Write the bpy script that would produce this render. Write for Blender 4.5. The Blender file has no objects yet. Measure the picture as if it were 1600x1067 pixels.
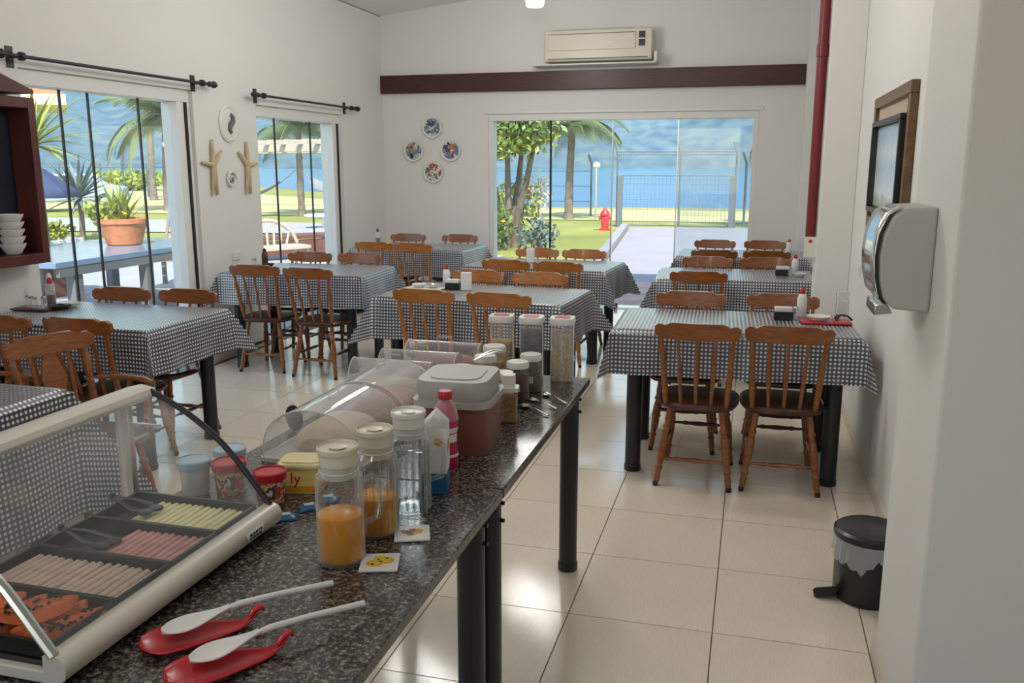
import bpy, math, random
from mathutils import Matrix, Vector
PI = math.pi
S = bpy.context.scene
COL = S.collection

# ------------------------------------------------------------------ camera
cam_d = bpy.data.cameras.new('camera'); cam = bpy.data.objects.new('camera', cam_d); COL.objects.link(cam)
cam_d.sensor_width = 36.0; cam_d.lens = 36.0 * 1363.5 / 1600.0
cam_d.clip_start = 0.05; cam_d.clip_end = 5000
cam.location = (0, 0, 1.6); cam.rotation_euler = (PI / 2 - 0.1995, 0, 0.2675)
S.camera = cam

# ------------------------------------------------------------------ world, sun, exposure
w = bpy.data.worlds.new('sky'); S.world = w; w.use_nodes = True
wn = w.node_tree; wn.nodes.clear()
sky = wn.nodes.new('ShaderNodeTexSky'); sky.sky_type = 'NISHITA'; sky.sun_disc = False
sky.sun_elevation = math.radians(52); sky.sun_rotation = math.radians(160)
bg = wn.nodes.new('ShaderNodeBackground'); bg.inputs[1].default_value = 0.30
wo = wn.nodes.new('ShaderNodeOutputWorld')
wn.links.new(sky.outputs[0], bg.inputs[0]); wn.links.new(bg.outputs[0], wo.inputs[0])
sun_d = bpy.data.lights.new('sun', 'SUN'); sun_d.energy = 6.2; sun_d.angle = 0.009; sun_d.color = (1, .95, .86)
sun = bpy.data.objects.new('sun', sun_d); COL.objects.link(sun)
sun.rotation_euler = Vector((-0.28, 0.62, -0.80)).to_track_quat('-Z', 'Y').to_euler()
LAMP_W = 22.0
vs = S.view_settings
vs.view_transform = 'Standard'; vs.look = 'None'; vs.exposure = 0.50; vs.gamma = 1.0; vs.use_curve_mapping = False

# ------------------------------------------------------------------ helpers
def tag(o, label=None, cat=None, group=None, kind=None):
    if label: o['label'] = label
    if cat: o['category'] = cat
    if group: o['group'] = group
    if kind: o['kind'] = kind
    return o
def thing(name, label, cat, loc=(0, 0, 0), rz=0.0, group=None):
    o = bpy.data.objects.new(name, None); COL.objects.link(o); o.empty_display_size = .05
    o.location = loc; o.rotation_euler = (0, 0, rz)
    return tag(o, label, cat, group)
def copy_tree(o, parent=None):
    c = o.copy(); COL.objects.link(c); c.parent = parent
    for ch in list(o.children): copy_tree(ch, c)
    return c

class MB:
    def __init__(s): s.v = []; s.f = []; s.uv = None
    def add(s, vs, fs, T=None):
        b = len(s.v)
        s.v += [tuple(T @ Vector(p)) if T else tuple(p) for p in vs]
        s.f += [tuple(i + b for i in f) for f in fs]; return s
    def box(s, x0, x1, y0, y1, z0, z1, T=None):
        vs = [(x0,y0,z0),(x1,y0,z0),(x1,y1,z0),(x0,y1,z0),(x0,y0,z1),(x1,y0,z1),(x1,y1,z1),(x0,y1,z1)]
        return s.add(vs, [(3,2,1,0),(4,5,6,7),(0,1,5,4),(1,2,6,5),(2,3,7,6),(3,0,4,7)], T)
    def path(s, pts, r, n=8, caps=True, flat=None):
        pts = [Vector(p) for p in pts]; k = len(pts)
        rs = r if isinstance(r, (list, tuple)) else [r] * k
        rings = []; prev = None
        for i, p in enumerate(pts):
            t = (pts[min(i+1, k-1)] - pts[max(i-1, 0)]).normalized()
            if prev is None:
                a = Vector((0, 0, 1)) if abs(t.z) < .9 else Vector((1, 0, 0))
                u = t.cross(a).normalized()
            else:
                u = (prev - t * prev.dot(t)).normalized()
            prev = u; v = t.cross(u)
            rings.append([p + (u * math.cos(2*PI*j/n) + v * math.sin(2*PI*j/n) * (flat or 1)) * rs[i] for j in range(n)])
        vs = [q for rg in rings for q in rg]
        fs = [(i*n+j, i*n+(j+1) % n, (i+1)*n+(j+1) % n, (i+1)*n+j) for i in range(k-1) for j in range(n)]
        if caps: fs += [tuple(reversed(range(n))), tuple(range((k-1)*n, k*n))]
        return s.add(vs, fs)
    def lathe(s, prof, n=24, T=None, sx=1.0, sy=1.0, close=True, sq=0):
        vs = []; k = len(prof)
        for r, z in prof:
            for j in range(n):
                a = 2*PI*j/n; c, d = math.cos(a), math.sin(a)
                if sq:
                    q = (abs(c)**sq + abs(d)**sq) ** (-1.0/sq); c *= q; d *= q
                vs.append((r*c*sx, r*d*sy, z))
        fs = [(i*n+j, i*n+(j+1) % n, (i+1)*n+(j+1) % n, (i+1)*n+j) for i in range(k-1) for j in range(n)]
        if close:
            fs += [tuple(reversed(range(n))), tuple(range((k-1)*n, k*n))]
        return s.add(vs, fs, T)
    def prism(s, out, z0, z1, T=None, inset=0.0):
        n = len(out); cx = sum(p[0] for p in out)/n; cy = sum(p[1] for p in out)/n
        def sc(k): return [(cx+(x-cx)*k, cy+(y-cy)*k) for x, y in out]
        if inset:
            a = sc(1-inset); h = (z1-z0)*.3
            rings = [(a, z0), (out, z0+h), (out, z1-h), (a, z1)]
        else: rings = [(out, z0), (out, z1)]
        vs = [(x, y, z) for o, z in rings for x, y in o]; k = len(rings)
        fs = [(i*n+j, i*n+(j+1) % n, (i+1)*n+(j+1) % n, (i+1)*n+j) for i in range(k-1) for j in range(n)]
        fs += [tuple(reversed(range(n))), tuple(range((k-1)*n, k*n))]
        return s.add(vs, fs, T)
    def grid(s, nu, nv, fn, uvfn=None):
        b = len(s.v)
        for i in range(nu+1):
            for j in range(nv+1):
                s.v.append(tuple(fn(i/nu, j/nv)))
        for i in range(nu):
            for j in range(nv):
                a = b+i*(nv+1)+j
                s.f.append((a, a+nv+1, a+nv+2, a+1))
        if uvfn:
            s.uv = s.uv or []
            s.uv += [uvfn(i/nu, j/nv) for i in range(nu+1) for j in range(nv+1)]
        return s
    def mesh(s, name, mat, smooth=True, ang=40):
        m = bpy.data.meshes.new(name); m.from_pydata(s.v, [], s.f); m.update()
        if mat: m.materials.append(mat)
        if s.uv:
            l = m.uv_layers.new(name='UVMap')
            for lp in m.loops: l.data[lp.index].uv = s.uv[lp.vertex_index]
        if smooth:
            m.polygons.foreach_set('use_smooth', [True]*len(m.polygons)); m.set_sharp_from_angle(angle=math.radians(ang))
        return m
    def build(s, name, mat, parent=None, loc=None, rz=None, bevel=0, seg=2, smooth=True, solid=0, ang=40):
        o = bpy.data.objects.new(name, s.mesh(name, mat, smooth, ang)); COL.objects.link(o)
        if parent: o.parent = parent
        if loc: o.location = loc
        if rz: o.rotation_euler = (0, 0, rz)
        if bevel:
            md = o.modifiers.new('bevel', 'BEVEL'); md.width = bevel; md.segments = seg; md.limit_method = 'ANGLE'
        if solid:
            md = o.modifiers.new('thick', 'SOLIDIFY'); md.thickness = solid
        return o
def BX(*a): return MB().box(*a)
def linkmesh(name, me, parent, loc=(0,0,0), rot=(0,0,0), scale=(1,1,1)):
    o = bpy.data.objects.new(name, me); COL.objects.link(o); o.parent = parent
    o.location = loc; o.rotation_euler = rot; o.scale = scale; return o
def struct(o, label=None): o['kind'] = 'structure'; (label and tag(o, label)); return o
def rrect(w, d, r, n=5):
    out = []
    for cx, cy, a0 in ((w/2-r, d/2-r, 0), (-w/2+r, d/2-r, 90), (-w/2+r, -d/2+r, 180), (w/2-r, -d/2+r, 270)):
        for i in range(n+1):
            a = math.radians(a0+90*i/n); out.append((cx+r*math.cos(a), cy+r*math.sin(a)))
    return out
def dirT(p0, p1):
    d = Vector(p1)-Vector(p0)
    return Matrix.Translation(p0) @ d.to_track_quat('Z', 'Y').to_matrix().to_4x4(), d.length

# ------------------------------------------------------------------ materials
def nodes(name):
    m = bpy.data.materials.new(name); m.use_nodes = True
    nt = m.node_tree; return m, nt, nt.nodes['Principled BSDF'], nt.nodes['Material Output']
def mat(name, col, rough=.5, metal=0, noise=0, scale=8, bump=0, bscale=60, spec=.5, sss=0, stretch=None, coat=0, coords='Object', col2=None):
    m, nt, b, o = nodes(name)
    b.inputs['Base Color'].default_value = (*col, 1); b.inputs['Roughness'].default_value = rough
    b.inputs['Metallic'].default_value = metal; b.inputs['Specular IOR Level'].default_value = spec
    if coat: b.inputs['Coat Weight'].default_value = coat; b.inputs['Coat Roughness'].default_value = .08
    if noise or bump or col2:
        tc = nt.nodes.new('ShaderNodeTexCoord'); mp = nt.nodes.new('ShaderNodeMapping')
        nt.links.new(tc.outputs[coords], mp.inputs[0])
        if stretch: mp.inputs['Scale'].default_value = stretch
    if noise or col2:
        nz = nt.nodes.new('ShaderNodeTexNoise'); nz.inputs['Scale'].default_value = scale; nz.inputs['Detail'].default_value = 6
        nt.links.new(mp.outputs[0], nz.inputs['Vector'])
        r = nt.nodes.new('ShaderNodeValToRGB'); r.color_ramp.elements[0].position = .3; r.color_ramp.elements[1].position = .7
        c2 = col2 or tuple(min(1, c*(1+noise)) for c in col)
        c1 = col if col2 else tuple(c*(1-noise) for c in col)
        r.color_ramp.elements[0].color = (*c1, 1); r.color_ramp.elements[1].color = (*c2, 1)
        nt.links.new(nz.outputs['Fac'], r.inputs[0]); nt.links.new(r.outputs[0], b.inputs['Base Color'])
    if bump:
        n2 = nt.nodes.new('ShaderNodeTexNoise'); n2.inputs['Scale'].default_value = bscale; n2.inputs['Detail'].default_value = 4
        nt.links.new(mp.outputs[0], n2.inputs['Vector'])
        bp = nt.nodes.new('ShaderNodeBump'); bp.inputs['Strength'].default_value = bump; bp.inputs['Distance'].default_value = .01
        nt.links.new(n2.outputs['Fac'], bp.inputs['Height']); nt.links.new(bp.outputs[0], b.inputs['Normal'])
    return m
def thin_glass(name, tint=(1, 1, 1), haze=0.0, ior=1.45, rough=0.0, hazecol=(.8, .85, .9), edge=0.0):
    m = bpy.data.materials.new(name); m.use_nodes = True; nt = m.node_tree; nt.nodes.clear()
    tr = nt.nodes.new('ShaderNodeBsdfTransparent'); tr.inputs[0].default_value = (*tint, 1)
    gl = nt.nodes.new('ShaderNodeBsdfGlossy'); gl.inputs['Roughness'].default_value = rough
    lw = nt.nodes.new('ShaderNodeLayerWeight'); lw.inputs[0].default_value = .5
    pw = nt.nodes.new('ShaderNodeMath'); pw.operation = 'POWER'; pw.inputs[1].default_value = 5; nt.links.new(lw.outputs['Facing'], pw.inputs[0])
    f0 = ((ior-1)/(ior+1))**2
    fr = nt.nodes.new('ShaderNodeMath'); fr.operation = 'MULTIPLY_ADD'; fr.inputs[1].default_value = 1-f0; fr.inputs[2].default_value = f0; nt.links.new(pw.outputs[0], fr.inputs[0])
    mx = nt.nodes.new('ShaderNodeMixShader'); out = nt.nodes.new('ShaderNodeOutputMaterial')
    src = tr
    if haze:
        df = nt.nodes.new('ShaderNodeBsdfDiffuse'); df.inputs[0].default_value = (*hazecol, 1)
        m0 = nt.nodes.new('ShaderNodeMixShader'); m0.inputs[0].default_value = haze
        
        if edge:  # white mixed in at grazing angles stands in for bright glass edges
            lw2 = nt.nodes.new('ShaderNodeLayerWeight'); lw2.inputs[0].default_value = .5
            p2 = nt.nodes.new('ShaderNodeMath'); p2.operation = 'POWER'; p2.inputs[1].default_value = 2.5; nt.links.new(lw2.outputs['Facing'], p2.inputs[0])
            e2 = nt.nodes.new('ShaderNodeMath'); e2.operation = 'MULTIPLY_ADD'; e2.inputs[1].default_value = edge; e2.inputs[2].default_value = haze; nt.links.new(p2.outputs[0], e2.inputs[0]); nt.links.new(e2.outputs[0], m0.inputs[0])
        nt.links.new(tr.outputs[0], m0.inputs[1]); nt.links.new(df.outputs[0], m0.inputs[2]); src = m0
    nt.links.new(fr.outputs[0], mx.inputs[0]); nt.links.new(src.outputs[0], mx.inputs[1]); nt.links.new(gl.outputs[0], mx.inputs[2])
    nt.links.new(mx.outputs[0], out.inputs[0]); return m
def emis(name, col, s):
    m, nt, b, o = nodes(name)
    b.inputs['Base Color'].default_value = (*col, 1)
    b.inputs['Emission Color'].default_value = (*col, 1); b.inputs['Emission Strength'].default_value = s; return m
def patch_mat(name, cols, scale, rough=.25, seed=0.0):
    m, nt, b, o = nodes(name); b.inputs['Roughness'].default_value = rough
    tc = nt.nodes.new('ShaderNodeTexCoord'); mp = nt.nodes.new('ShaderNodeMapping'); mp.inputs['Location'].default_value = (seed, seed*1.7, seed*.3)
    nz = nt.nodes.new('ShaderNodeTexNoise'); nz.inputs['Scale'].default_value = scale*.8; nz.inputs['Detail'].default_value = 2
    vo = nt.nodes.new('ShaderNodeTexVoronoi'); vo.inputs['Scale'].default_value = scale
    ad = nt.nodes.new('ShaderNodeMixRGB'); ad.inputs[0].default_value = .12
    nt.links.new(tc.outputs['Object'], mp.inputs[0]); nt.links.new(mp.outputs[0], nz.inputs['Vector'])
    nt.links.new(mp.outputs[0], ad.inputs[1]); nt.links.new(nz.outputs['Color'], ad.inputs[2]); nt.links.new(ad.outputs[0], vo.inputs['Vector'])
    sp = nt.nodes.new('ShaderNodeSeparateColor'); nt.links.new(vo.outputs['Color'], sp.inputs[0])
    r = nt.nodes.new('ShaderNodeValToRGB'); r.color_ramp.interpolation = 'CONSTANT'
    e = r.color_ramp.elements; n = len(cols)
    e[0].position = 0; e[0].color = (*cols[0], 1); e[1].position = 1/n; e[1].color = (*cols[1], 1)
    for i in range(2, n):
        x = e.new(i/n); x.color = (*cols[i], 1)
    nt.links.new(sp.outputs[0], r.inputs[0]); nt.links.new(r.outputs[0], b.inputs['Base Color']); return m
def gingham(name, period=.0205):
    m, nt, b, o = nodes(name); b.inputs['Roughness'].default_value = .5; b.inputs['Coat Weight'].default_value = 1; b.inputs['Coat Roughness'].default_value = .3; b.inputs['Coat IOR'].default_value = 1.75
    uv = nt.nodes.new('ShaderNodeUVMap'); uv.uv_map = 'UVMap'; sp = nt.nodes.new('ShaderNodeSeparateXYZ'); nt.links.new(uv.outputs[0], sp.inputs[0])
    res = []
    for k in (0, 1):
        a = nt.nodes.new('ShaderNodeMath'); a.operation = 'MULTIPLY'; a.inputs[1].default_value = 1/period; nt.links.new(sp.outputs[k], a.inputs[0])
        f = nt.nodes.new('ShaderNodeMath'); f.operation = 'FRACT'; nt.links.new(a.outputs[0], f.inputs[0])
        g = nt.nodes.new('ShaderNodeMath'); g.operation = 'GREATER_THAN'; g.inputs[1].default_value = .5; nt.links.new(f.outputs[0], g.inputs[0]); res.append(g)
    ad = nt.nodes.new('ShaderNodeMath'); ad.operation = 'ADD'; nt.links.new(res[0].outputs[0], ad.inputs[0]); nt.links.new(res[1].outputs[0], ad.inputs[1])
    hf = nt.nodes.new('ShaderNodeMath'); hf.operation = 'MULTIPLY'; hf.inputs[1].default_value = .5; nt.links.new(ad.outputs[0], hf.inputs[0])
    r = nt.nodes.new('ShaderNodeValToRGB'); r.color_ramp.interpolation = 'CONSTANT'; e = r.color_ramp.elements
    e[0].position = 0; e[0].color = (.80, .80, .78, 1); e[1].position = .3; e[1].color = (.05, .065, .11, 1); x = e.new(.8); x.color = (.008, .012, .03, 1)
    nt.links.new(hf.outputs[0], r.inputs[0]); nt.links.new(r.outputs[0], b.inputs['Base Color']); return m
def granite(name):
    m, nt, b, o = nodes(name); b.inputs['Roughness'].default_value = .16
    tc = nt.nodes.new('ShaderNodeTexCoord')
    n1 = nt.nodes.new('ShaderNodeTexNoise'); n1.inputs['Scale'].default_value = 115; n1.inputs['Detail'].default_value = 5; n1.inputs['Roughness'].default_value = .7
    n2 = nt.nodes.new('ShaderNodeTexVoronoi'); n2.inputs['Scale'].default_value = 110
    r1 = nt.nodes.new('ShaderNodeValToRGB'); e = r1.color_ramp.elements
    e[0].position = .40; e[0].color = (.010, .009, .009, 1); e[1].position = .66; e[1].color = (.36, .33, .29, 1)
    x = e.new(.52); x.color = (.085, .074, .066, 1)
    mx = nt.nodes.new('ShaderNodeMixRGB'); mx.blend_type = 'MULTIPLY'; mx.inputs[0].default_value = .6
    nt.links.new(tc.outputs['Object'], n1.inputs['Vector']); nt.links.new(tc.outputs['Object'], n2.inputs['Vector'])
    nt.links.new(n1.outputs['Fac'], r1.inputs[0]); nt.links.new(r1.outputs[0], mx.inputs[1])
    sp = nt.nodes.new('ShaderNodeValToRGB'); sp.color_ramp.elements[0].color = (.5, .45, .42, 1); sp.color_ramp.elements[1].color = (1, 1, 1, 1)
    nt.links.new(n2.outputs['Distance'], sp.inputs[0]); nt.links.new(sp.outputs[0], mx.inputs[2])
    nt.links.new(mx.outputs[0], b.inputs['Base Color']); return m

M = dict(
 wall=mat('wall_paint', (.80, .785, .76), .65, bump=.05, bscale=90),
 ceil=mat('ceiling_paint', (.84, .82, .79), .7),
 tile=mat('floor_tile', (.87, .78, .635), .10, noise=.05, scale=2, bump=.03, bscale=6, stretch=(60, 4, 1), coords='Generated', spec=.9),
 grout=mat('grout', (.16, .12, .085), .8),
 skirt=mat('skirting', (.68, .62, .53), .3),
 granite=granite('granite'),
 gingham=gingham('gingham_cloth'),
 wood=mat('chair_wood', (.26, .080, .018), .32, noise=.35, scale=5, stretch=(3, 3, 18), coat=.3),
 wood2=mat('chair_wood_light', (.40, .145, .028), .32, noise=.3, scale=5, stretch=(3, 3, 18), coat=.3),
 seatw=mat('seat_wood', (.065, .018, .011), .28, noise=.3, scale=6, stretch=(12, 2, 2), coat=.3),
 darkwood=mat('dark_red_wood', (.055, .013, .012), .4, noise=.35, scale=4, stretch=(2, 14, 14)),
 cabwood=mat('cabinet_wood', (.10, .022, .02), .4, noise=.3, scale=5),
 navy=mat('cabinet_inside', (.012, .014, .028), .5),
 black=mat('black_metal', (.010, .012, .016), .32),
 blackp=mat('black_plastic', (.012, .012, .013), .35),
 iron=mat('wrought_iron', (.018, .014, .02), .45),
 white=mat('white_plastic', (.78, .77, .73), .3),
 cream=mat('cream_plastic', (.72, .67, .54), .35),
 creamal=mat('cream_aluminium', (.66, .63, .55), .3),
 frame=mat('white_frame', (.80, .80, .77), .35),
 seal=mat('black_seal', (.012, .014, .016), .5),
 chrome=mat('chrome', (.75, .76, .77), .12, metal=1),
 steel=mat('steel', (.62, .62, .6), .25, metal=1),
 greyside=mat('dispenser_shell', (.50, .49, .47), .4),
 pane=thin_glass('window_pane', (.95, .98, .97), .025),
 panehaze=thin_glass('window_pane_hazy', (.93, .97, .97), .11),  # second pane is milkier: more diffuse white mixed into the glass
 clear=thin_glass('clear_glass', (.94, .95, .95), .03, hazecol=(.8, .8, .8), edge=.3),
 jug=thin_glass('jug_glass', (.90, .92, .92), .02, ior=1.8, hazecol=(.92, .92, .9), edge=.8),
 acryl=thin_glass('clear_acrylic', (.95, .96, .97), .15, ior=1.6, hazecol=(.9, .9, .9), edge=.45),
 rimglass=thin_glass('rim_glass', (.9, .9, .9), .45, hazecol=(.95, .95, .95)),  # milky white stands in for bright highlights along glass rims
 caseglass=thin_glass('case_glass', (.92, .94, .94), .02),
 juice=mat('orange_juice', (.92, .36, .012), .25),
 water=thin_glass('water', (.88, .93, .96), .05),
 red=mat('red_plastic', (.48, .012, .02), .3),
 redpipe=mat('red_pipe_paint', (.19, .010, .022), .4),
 pink=mat('pink_yoghurt', (.55, .012, .10), .3),
 yellow=mat('butter_yellow', (.80, .62, .20), .4),
 blue=mat('blue_print', (.02, .12, .30), .35),
 lblue=mat('pale_blue_lid', (.45, .58, .68), .35),
 tubbody=mat('tub_terracotta', (.22, .078, .063), .3),
 tubgrey=mat('tub_grey_lid', (.42, .40, .37), .4),
 bin=mat('bin_black', (.012, .012, .013), .3),
 bag=thin_glass('bin_bag', (.85, .85, .85), .36, rough=.3, hazecol=(.92, .92, .9), edge=.3),
 napkin=mat('napkin_paper', (.80, .80, .79), .8),
 sauce=mat('dark_sauce', (.09, .03, .02), .3),
 terracotta=mat('terracotta', (.50, .17, .08), .8, noise=.25, scale=12),
 lamp=emis('lamp_glow', (1, .97, .9), 3),
 bark=mat('palm_bark', (.16, .13, .10), .9, noise=.4, scale=6, bump=.6, bscale=12),
 leaf=mat('leaf_green', (.06, .13, .02), .5, col2=(.16, .24, .04), scale=1.5),
 leafy=mat('leaf_yellow_green', (.16, .22, .03), .5, col2=(.36, .38, .05), scale=1.5),
 leafg=mat('palm_leaf', (.06, .10, .04), .5, col2=(.15, .19, .08), scale=1.2),
 agave=mat('agave_grey', (.09, .12, .12), .6, col2=(.18, .22, .21), scale=2),
 lawn=mat('lawn', (.17, .19, .03), .9, col2=(.30, .30, .075), scale=.35, bump=.4, bscale=14),
 dry=mat('dry_grass', (.36, .34, .14), .9, col2=(.50, .46, .22), scale=.25),
 sand=mat('sand', (.60, .54, .44), .9, noise=.1, scale=.5),
 pave=mat('pale_paving', (.34, .335, .34), .8, noise=.08, scale=1.2),
 pathpave=mat('path_paving', (.25, .25, .27), .8, noise=.06, scale=1.2),
 pinkpave=mat('pink_paving', (.50, .35, .29), .8, noise=.2, scale=3),
 sea=mat('sea', (.015, .11, .24), .35, noise=.25, scale=.02, bump=.3, bscale=.4),
 hill=mat('hill_forest', (.008, .024, .024), .95, col2=(.10, .135, .13), scale=.09, bump=.8, bscale=.03),
 housew=mat('house_cream', (.62, .54, .38), .7), housed=mat('house_window', (.10, .11, .12), .3),
 tarp=mat('navy_canvas', (.035, .05, .12), .8),
 tabtop=mat('sky_tinted_top', (.16, .24, .36), .18), greywood=mat('grey_wood', (.14, .15, .16), .6),  # table top's blue is the sky's reflection put into its colour
 car=mat('car_paint', (.35, .38, .42), .3), rubber=mat('rubber', (.02, .02, .02), .7),
 wicker=mat('pale_wicker', (.50, .44, .34), .7), brown=mat('brown_bench', (.15, .05, .035), .5),
 rope=mat('hammock_cloth', (.22, .24, .26), .9), post=mat('fence_post', (.10, .12, .13), .6),
 thread=mat('brown_wood_slats', (.30, .20, .12), .6),
)

# ------------------------------------------------------------------ room shell
XL, YB, XR = -4.214, 9.70, 0.64
Zc = lambda x: 3.262 + .11 * (x - XL)
# floor: grout bed and single tiles
fl = struct(BX(-4.5, 2.7, -3.2, 9.95, -.2, -.004).build('floor', M['grout'], smooth=False), 'pale beige glossy tiled floor')
TS = .5123; tx0, ty0 = -.5744, 2.870
tm = BX(-TS/2+.0022, TS/2-.0022, -TS/2+.0022, TS/2-.0022, -.004, 0).mesh('tile', M['tile'], smooth=False)
n_t = 0
for i in range(-8, 6):
    for j in range(-7, 14):
        x = tx0 + (i+.5)*TS; y = ty0 + (j+.5)*TS
        if x-TS/2 < -4.5 or y-TS/2 < -.8 or y > 9.9: continue
        if x-TS/2 > .66 and y > 2.87: continue
        o = linkmesh('tile', tm, fl, (x, y, 0)); n_t += 1
        md = None

# left wall with two glazed openings
W1 = (4.386, 6.06, 2.165); W2 = (6.96, 8.62, 2.115)
b = MB(); x0, x1 = XL-.2, XL; top = 3.25
b.box(x0, x1, -3.2, W1[0], -.1, top); b.box(x0, x1, W1[0], W1[1], W1[2], top); b.box(x0, x1, W1[1], W2[0], -.1, top)
b.box(x0, x1, W2[0], W2[1], W2[2], top); b.box(x0, x1, W2[1], YB+.2, -.1, top)
struct(b.build('wall_left', M['wall'], smooth=False), 'white painted left wall with two glazed openings')
# back wall
DX0, DX1, DZ = -2.935, .006, 2.16
b = MB()
def slant(b, xa, xb, y0, y1, z0):
    b.add([(xa,y0,z0),(xb,y0,z0),(xb,y1,z0),(xa,y1,z0),(xa,y0,Zc(xa)),(xb,y0,Zc(xb)),(xb,y1,Zc(xb)),(xa,y1,Zc(xa))],
          [(3,2,1,0),(4,5,6,7),(0,1,5,4),(1,2,6,5),(2,3,7,6),(3,0,4,7)])
slant(b, XL, DX0, YB, YB+.2, -.1); slant(b, DX0, DX1, YB, YB+.2, DZ); slant(b, DX1, XR+.2, YB, YB+.2, -.1)
struct(b.build('wall_back', M['wall'], smooth=False), 'white painted back wall with the wide glass door')
b = MB().box(XR, XR+.2, 2.86, YB, -.1, 3.9); struct(b.build('wall_right', M['wall'], smooth=False), 'white painted right wall')
b = MB().box(.465, 2.7, 2.27, 2.86, -.1, 3.9); struct(b.build('wall_near', M['wall'], smooth=False, bevel=.008), 'white near wall end carrying the towel dispenser')
b = MB().box(.423, XR, 6.2, 6.5, -.1, 3.9); struct(b.build('wall_pier', M['wall'], smooth=False, bevel=.006), 'white pier beside the red pipe')
b = MB().box(.442, XR, 9.4, YB, -.1, 3.9); struct(b.build('wall_corner', M['wall'], smooth=False, bevel=.006), 'white pier in the far right corner')
# rear kitchen end (behind the camera): wall with an opening added to let sky light in, side wall
b = MB().box(-4.4, 2.7, -3.3, -3.1, -.1, .9); b.box(-4.4, 2.7, -3.3, -3.1, 2.5, 3.9); b.box(-4.4, -2.8, -3.3, -3.1, .9, 2.5); b.box(-.4, 2.7, -3.3, -3.1, .9, 2.5)
struct(b.build('wall_rear', M['wall'], smooth=False))
struct(BX(2.6, 2.8, -3.2, 2.3, -.1, 3.9).build('wall_kitchen', M['wall'], smooth=False))
# ceiling slab with roof overhang
b = MB(); xa, xb = XL-.9, 3.0
b.add([(xa,-3.4,Zc(xa)),(xb,-3.4,Zc(xb)),(xb,10.6,Zc(xb)),(xa,10.6,Zc(xa)),(xa,-3.4,Zc(xa)+.15),(xb,-3.4,Zc(xb)+.15),(xb,10.6,Zc(xb)+.15),(xa,10.6,Zc(xa)+.15)],
      [(3,2,1,0),(4,5,6,7),(0,1,5,4),(1,2,6,5),(2,3,7,6),(3,0,4,7)])
struct(b.build('ceiling', M['ceil'], smooth=False), 'pale sloping ceiling')
# skirting
for nm, a in (('baseboard_right', (XR-.012, XR, 2.86, 6.2, 0, .08)), ('baseboard_pier', (.43, XR, 6.188, 6.2, 0, .08)),
              ('baseboard_near', (.453, .465, 2.27, 2.87, 0, .08)), ('baseboard_left', (XL, XL+.012, -3, W1[0], 0, .08)),
              ('baseboard_between', (XL, XL+.012, W1[1], W2[0], 0, .08)), ('baseboard_back', (XL, DX0, YB-.012, YB, 0, .08))):
    struct(BX(*a).build(nm, M['skirt'], smooth=False))
# wooden beam
o = struct(BX(XL+.002, .44, YB-.06, YB, 2.404, 2.602).build('trim_1', M['darkwood'], smooth=False, bevel=.004), 'dark red-brown wooden beam across the back wall')

# ------------------------------------------------------------------ glazed openings
def glazing_left(n, y0, y1, z1, seams, label):
    r = bpy.data.objects.new('window_%d' % n, None); COL.objects.link(r); r.location = (XL-.1, y0, 0); struct(r, label)
    L = y1-y0
    BX(-.07, .07, 0, L, z1-.095, z1).build('track', M['frame'], r, bevel=.004)
    BX(-.07, .07, L-.16, L-.075, 0, z1-.095).build('window_frame', M['frame'], r, bevel=.004)
    BX(-.02, .085, L-.075, L-.055, 0, z1-.095).build('rubber_seal', M['seal'], r)
    BX(-.07, .07, L-.055, L, 0, z1-.095).build('window_frame', M['frame'], r, bevel=.004)
    BX(-.05, .05, 0, .025, 0, z1-.095).build('window_frame', M['frame'], r)
    BX(-.05, .05, 0, L, -.02, .012).build('bottom_rail', M['frame'], r)
    ys = [.025] + [s-y0 for s in seams] + [L-.16]
    for a, c in zip(ys[:-1], ys[1:]):
        p = BX(-.005, .005, a+.003, c-.003, .012, z1-.095).build('pane', M['pane'], r, smooth=False)
    for s in seams:
        BX(-.007, .007, s-y0-.006, s-y0+.006, .012, z1-.095).build('pane_seal', M['seal'], r)
    return r
glazing_left(1, *W1, [4.80, 5.05, 5.55], 'frameless glass wall panel beside the dark cabinet')
glazing_left(2, *W2, [7.42, 8.10], 'frameless glass panel near the back corner')
r = bpy.data.objects.new('door_1', None); COL.objects.link(r); r.location = (DX0, YB+.1, 0); struct(r, 'wide frameless glass door to the garden')
L = DX1-DX0
BX(0, L, -.09, .06, DZ-.075, DZ).build('track', M['frame'], r, bevel=.004)
BX(0, .055, -.09, .06, 0, DZ-.075).build('door_frame', M['frame'], r, bevel=.004)
BX(L-.055, L, -.09, .06, 0, DZ-.075).build('door_frame', M['frame'], r, bevel=.004)
BX(0, L, -.05, .05, -.03, .008).build('threshold', M['frame'], r)
BX(-.04, L+.04, -.112, -.1, DZ, DZ+.035).build('architrave', M['frame'], r, bevel=.003)
for a, c, yy, mm in ((.055, .70, 0, 'pane'), (.70, 1.405, .0, 'pane'), (2.11, L-.055, .0, 'panehaze')):
    BX(a+.002, c-.002, yy-.005, yy+.005, .012, DZ-.075).build('pane', M[mm], r, smooth=False)
BX(1.40, 1.41, -.045, .03, .012, DZ-.075).build('pane_edge', M['steel'], r)
BX(2.105, 2.115, -.007, .007, .012, DZ-.075).build('pane_edge', M['steel'], r)
BX(.693, .713, -.012, .012, .012, DZ-.075).build('pane_seal', M['seal'], r)
for xx in (1.36, 1.46): BX(xx, xx+.035, -.03, .03, .01, .06).build('floor_clamp', M['black'], r, bevel=.004)

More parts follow.
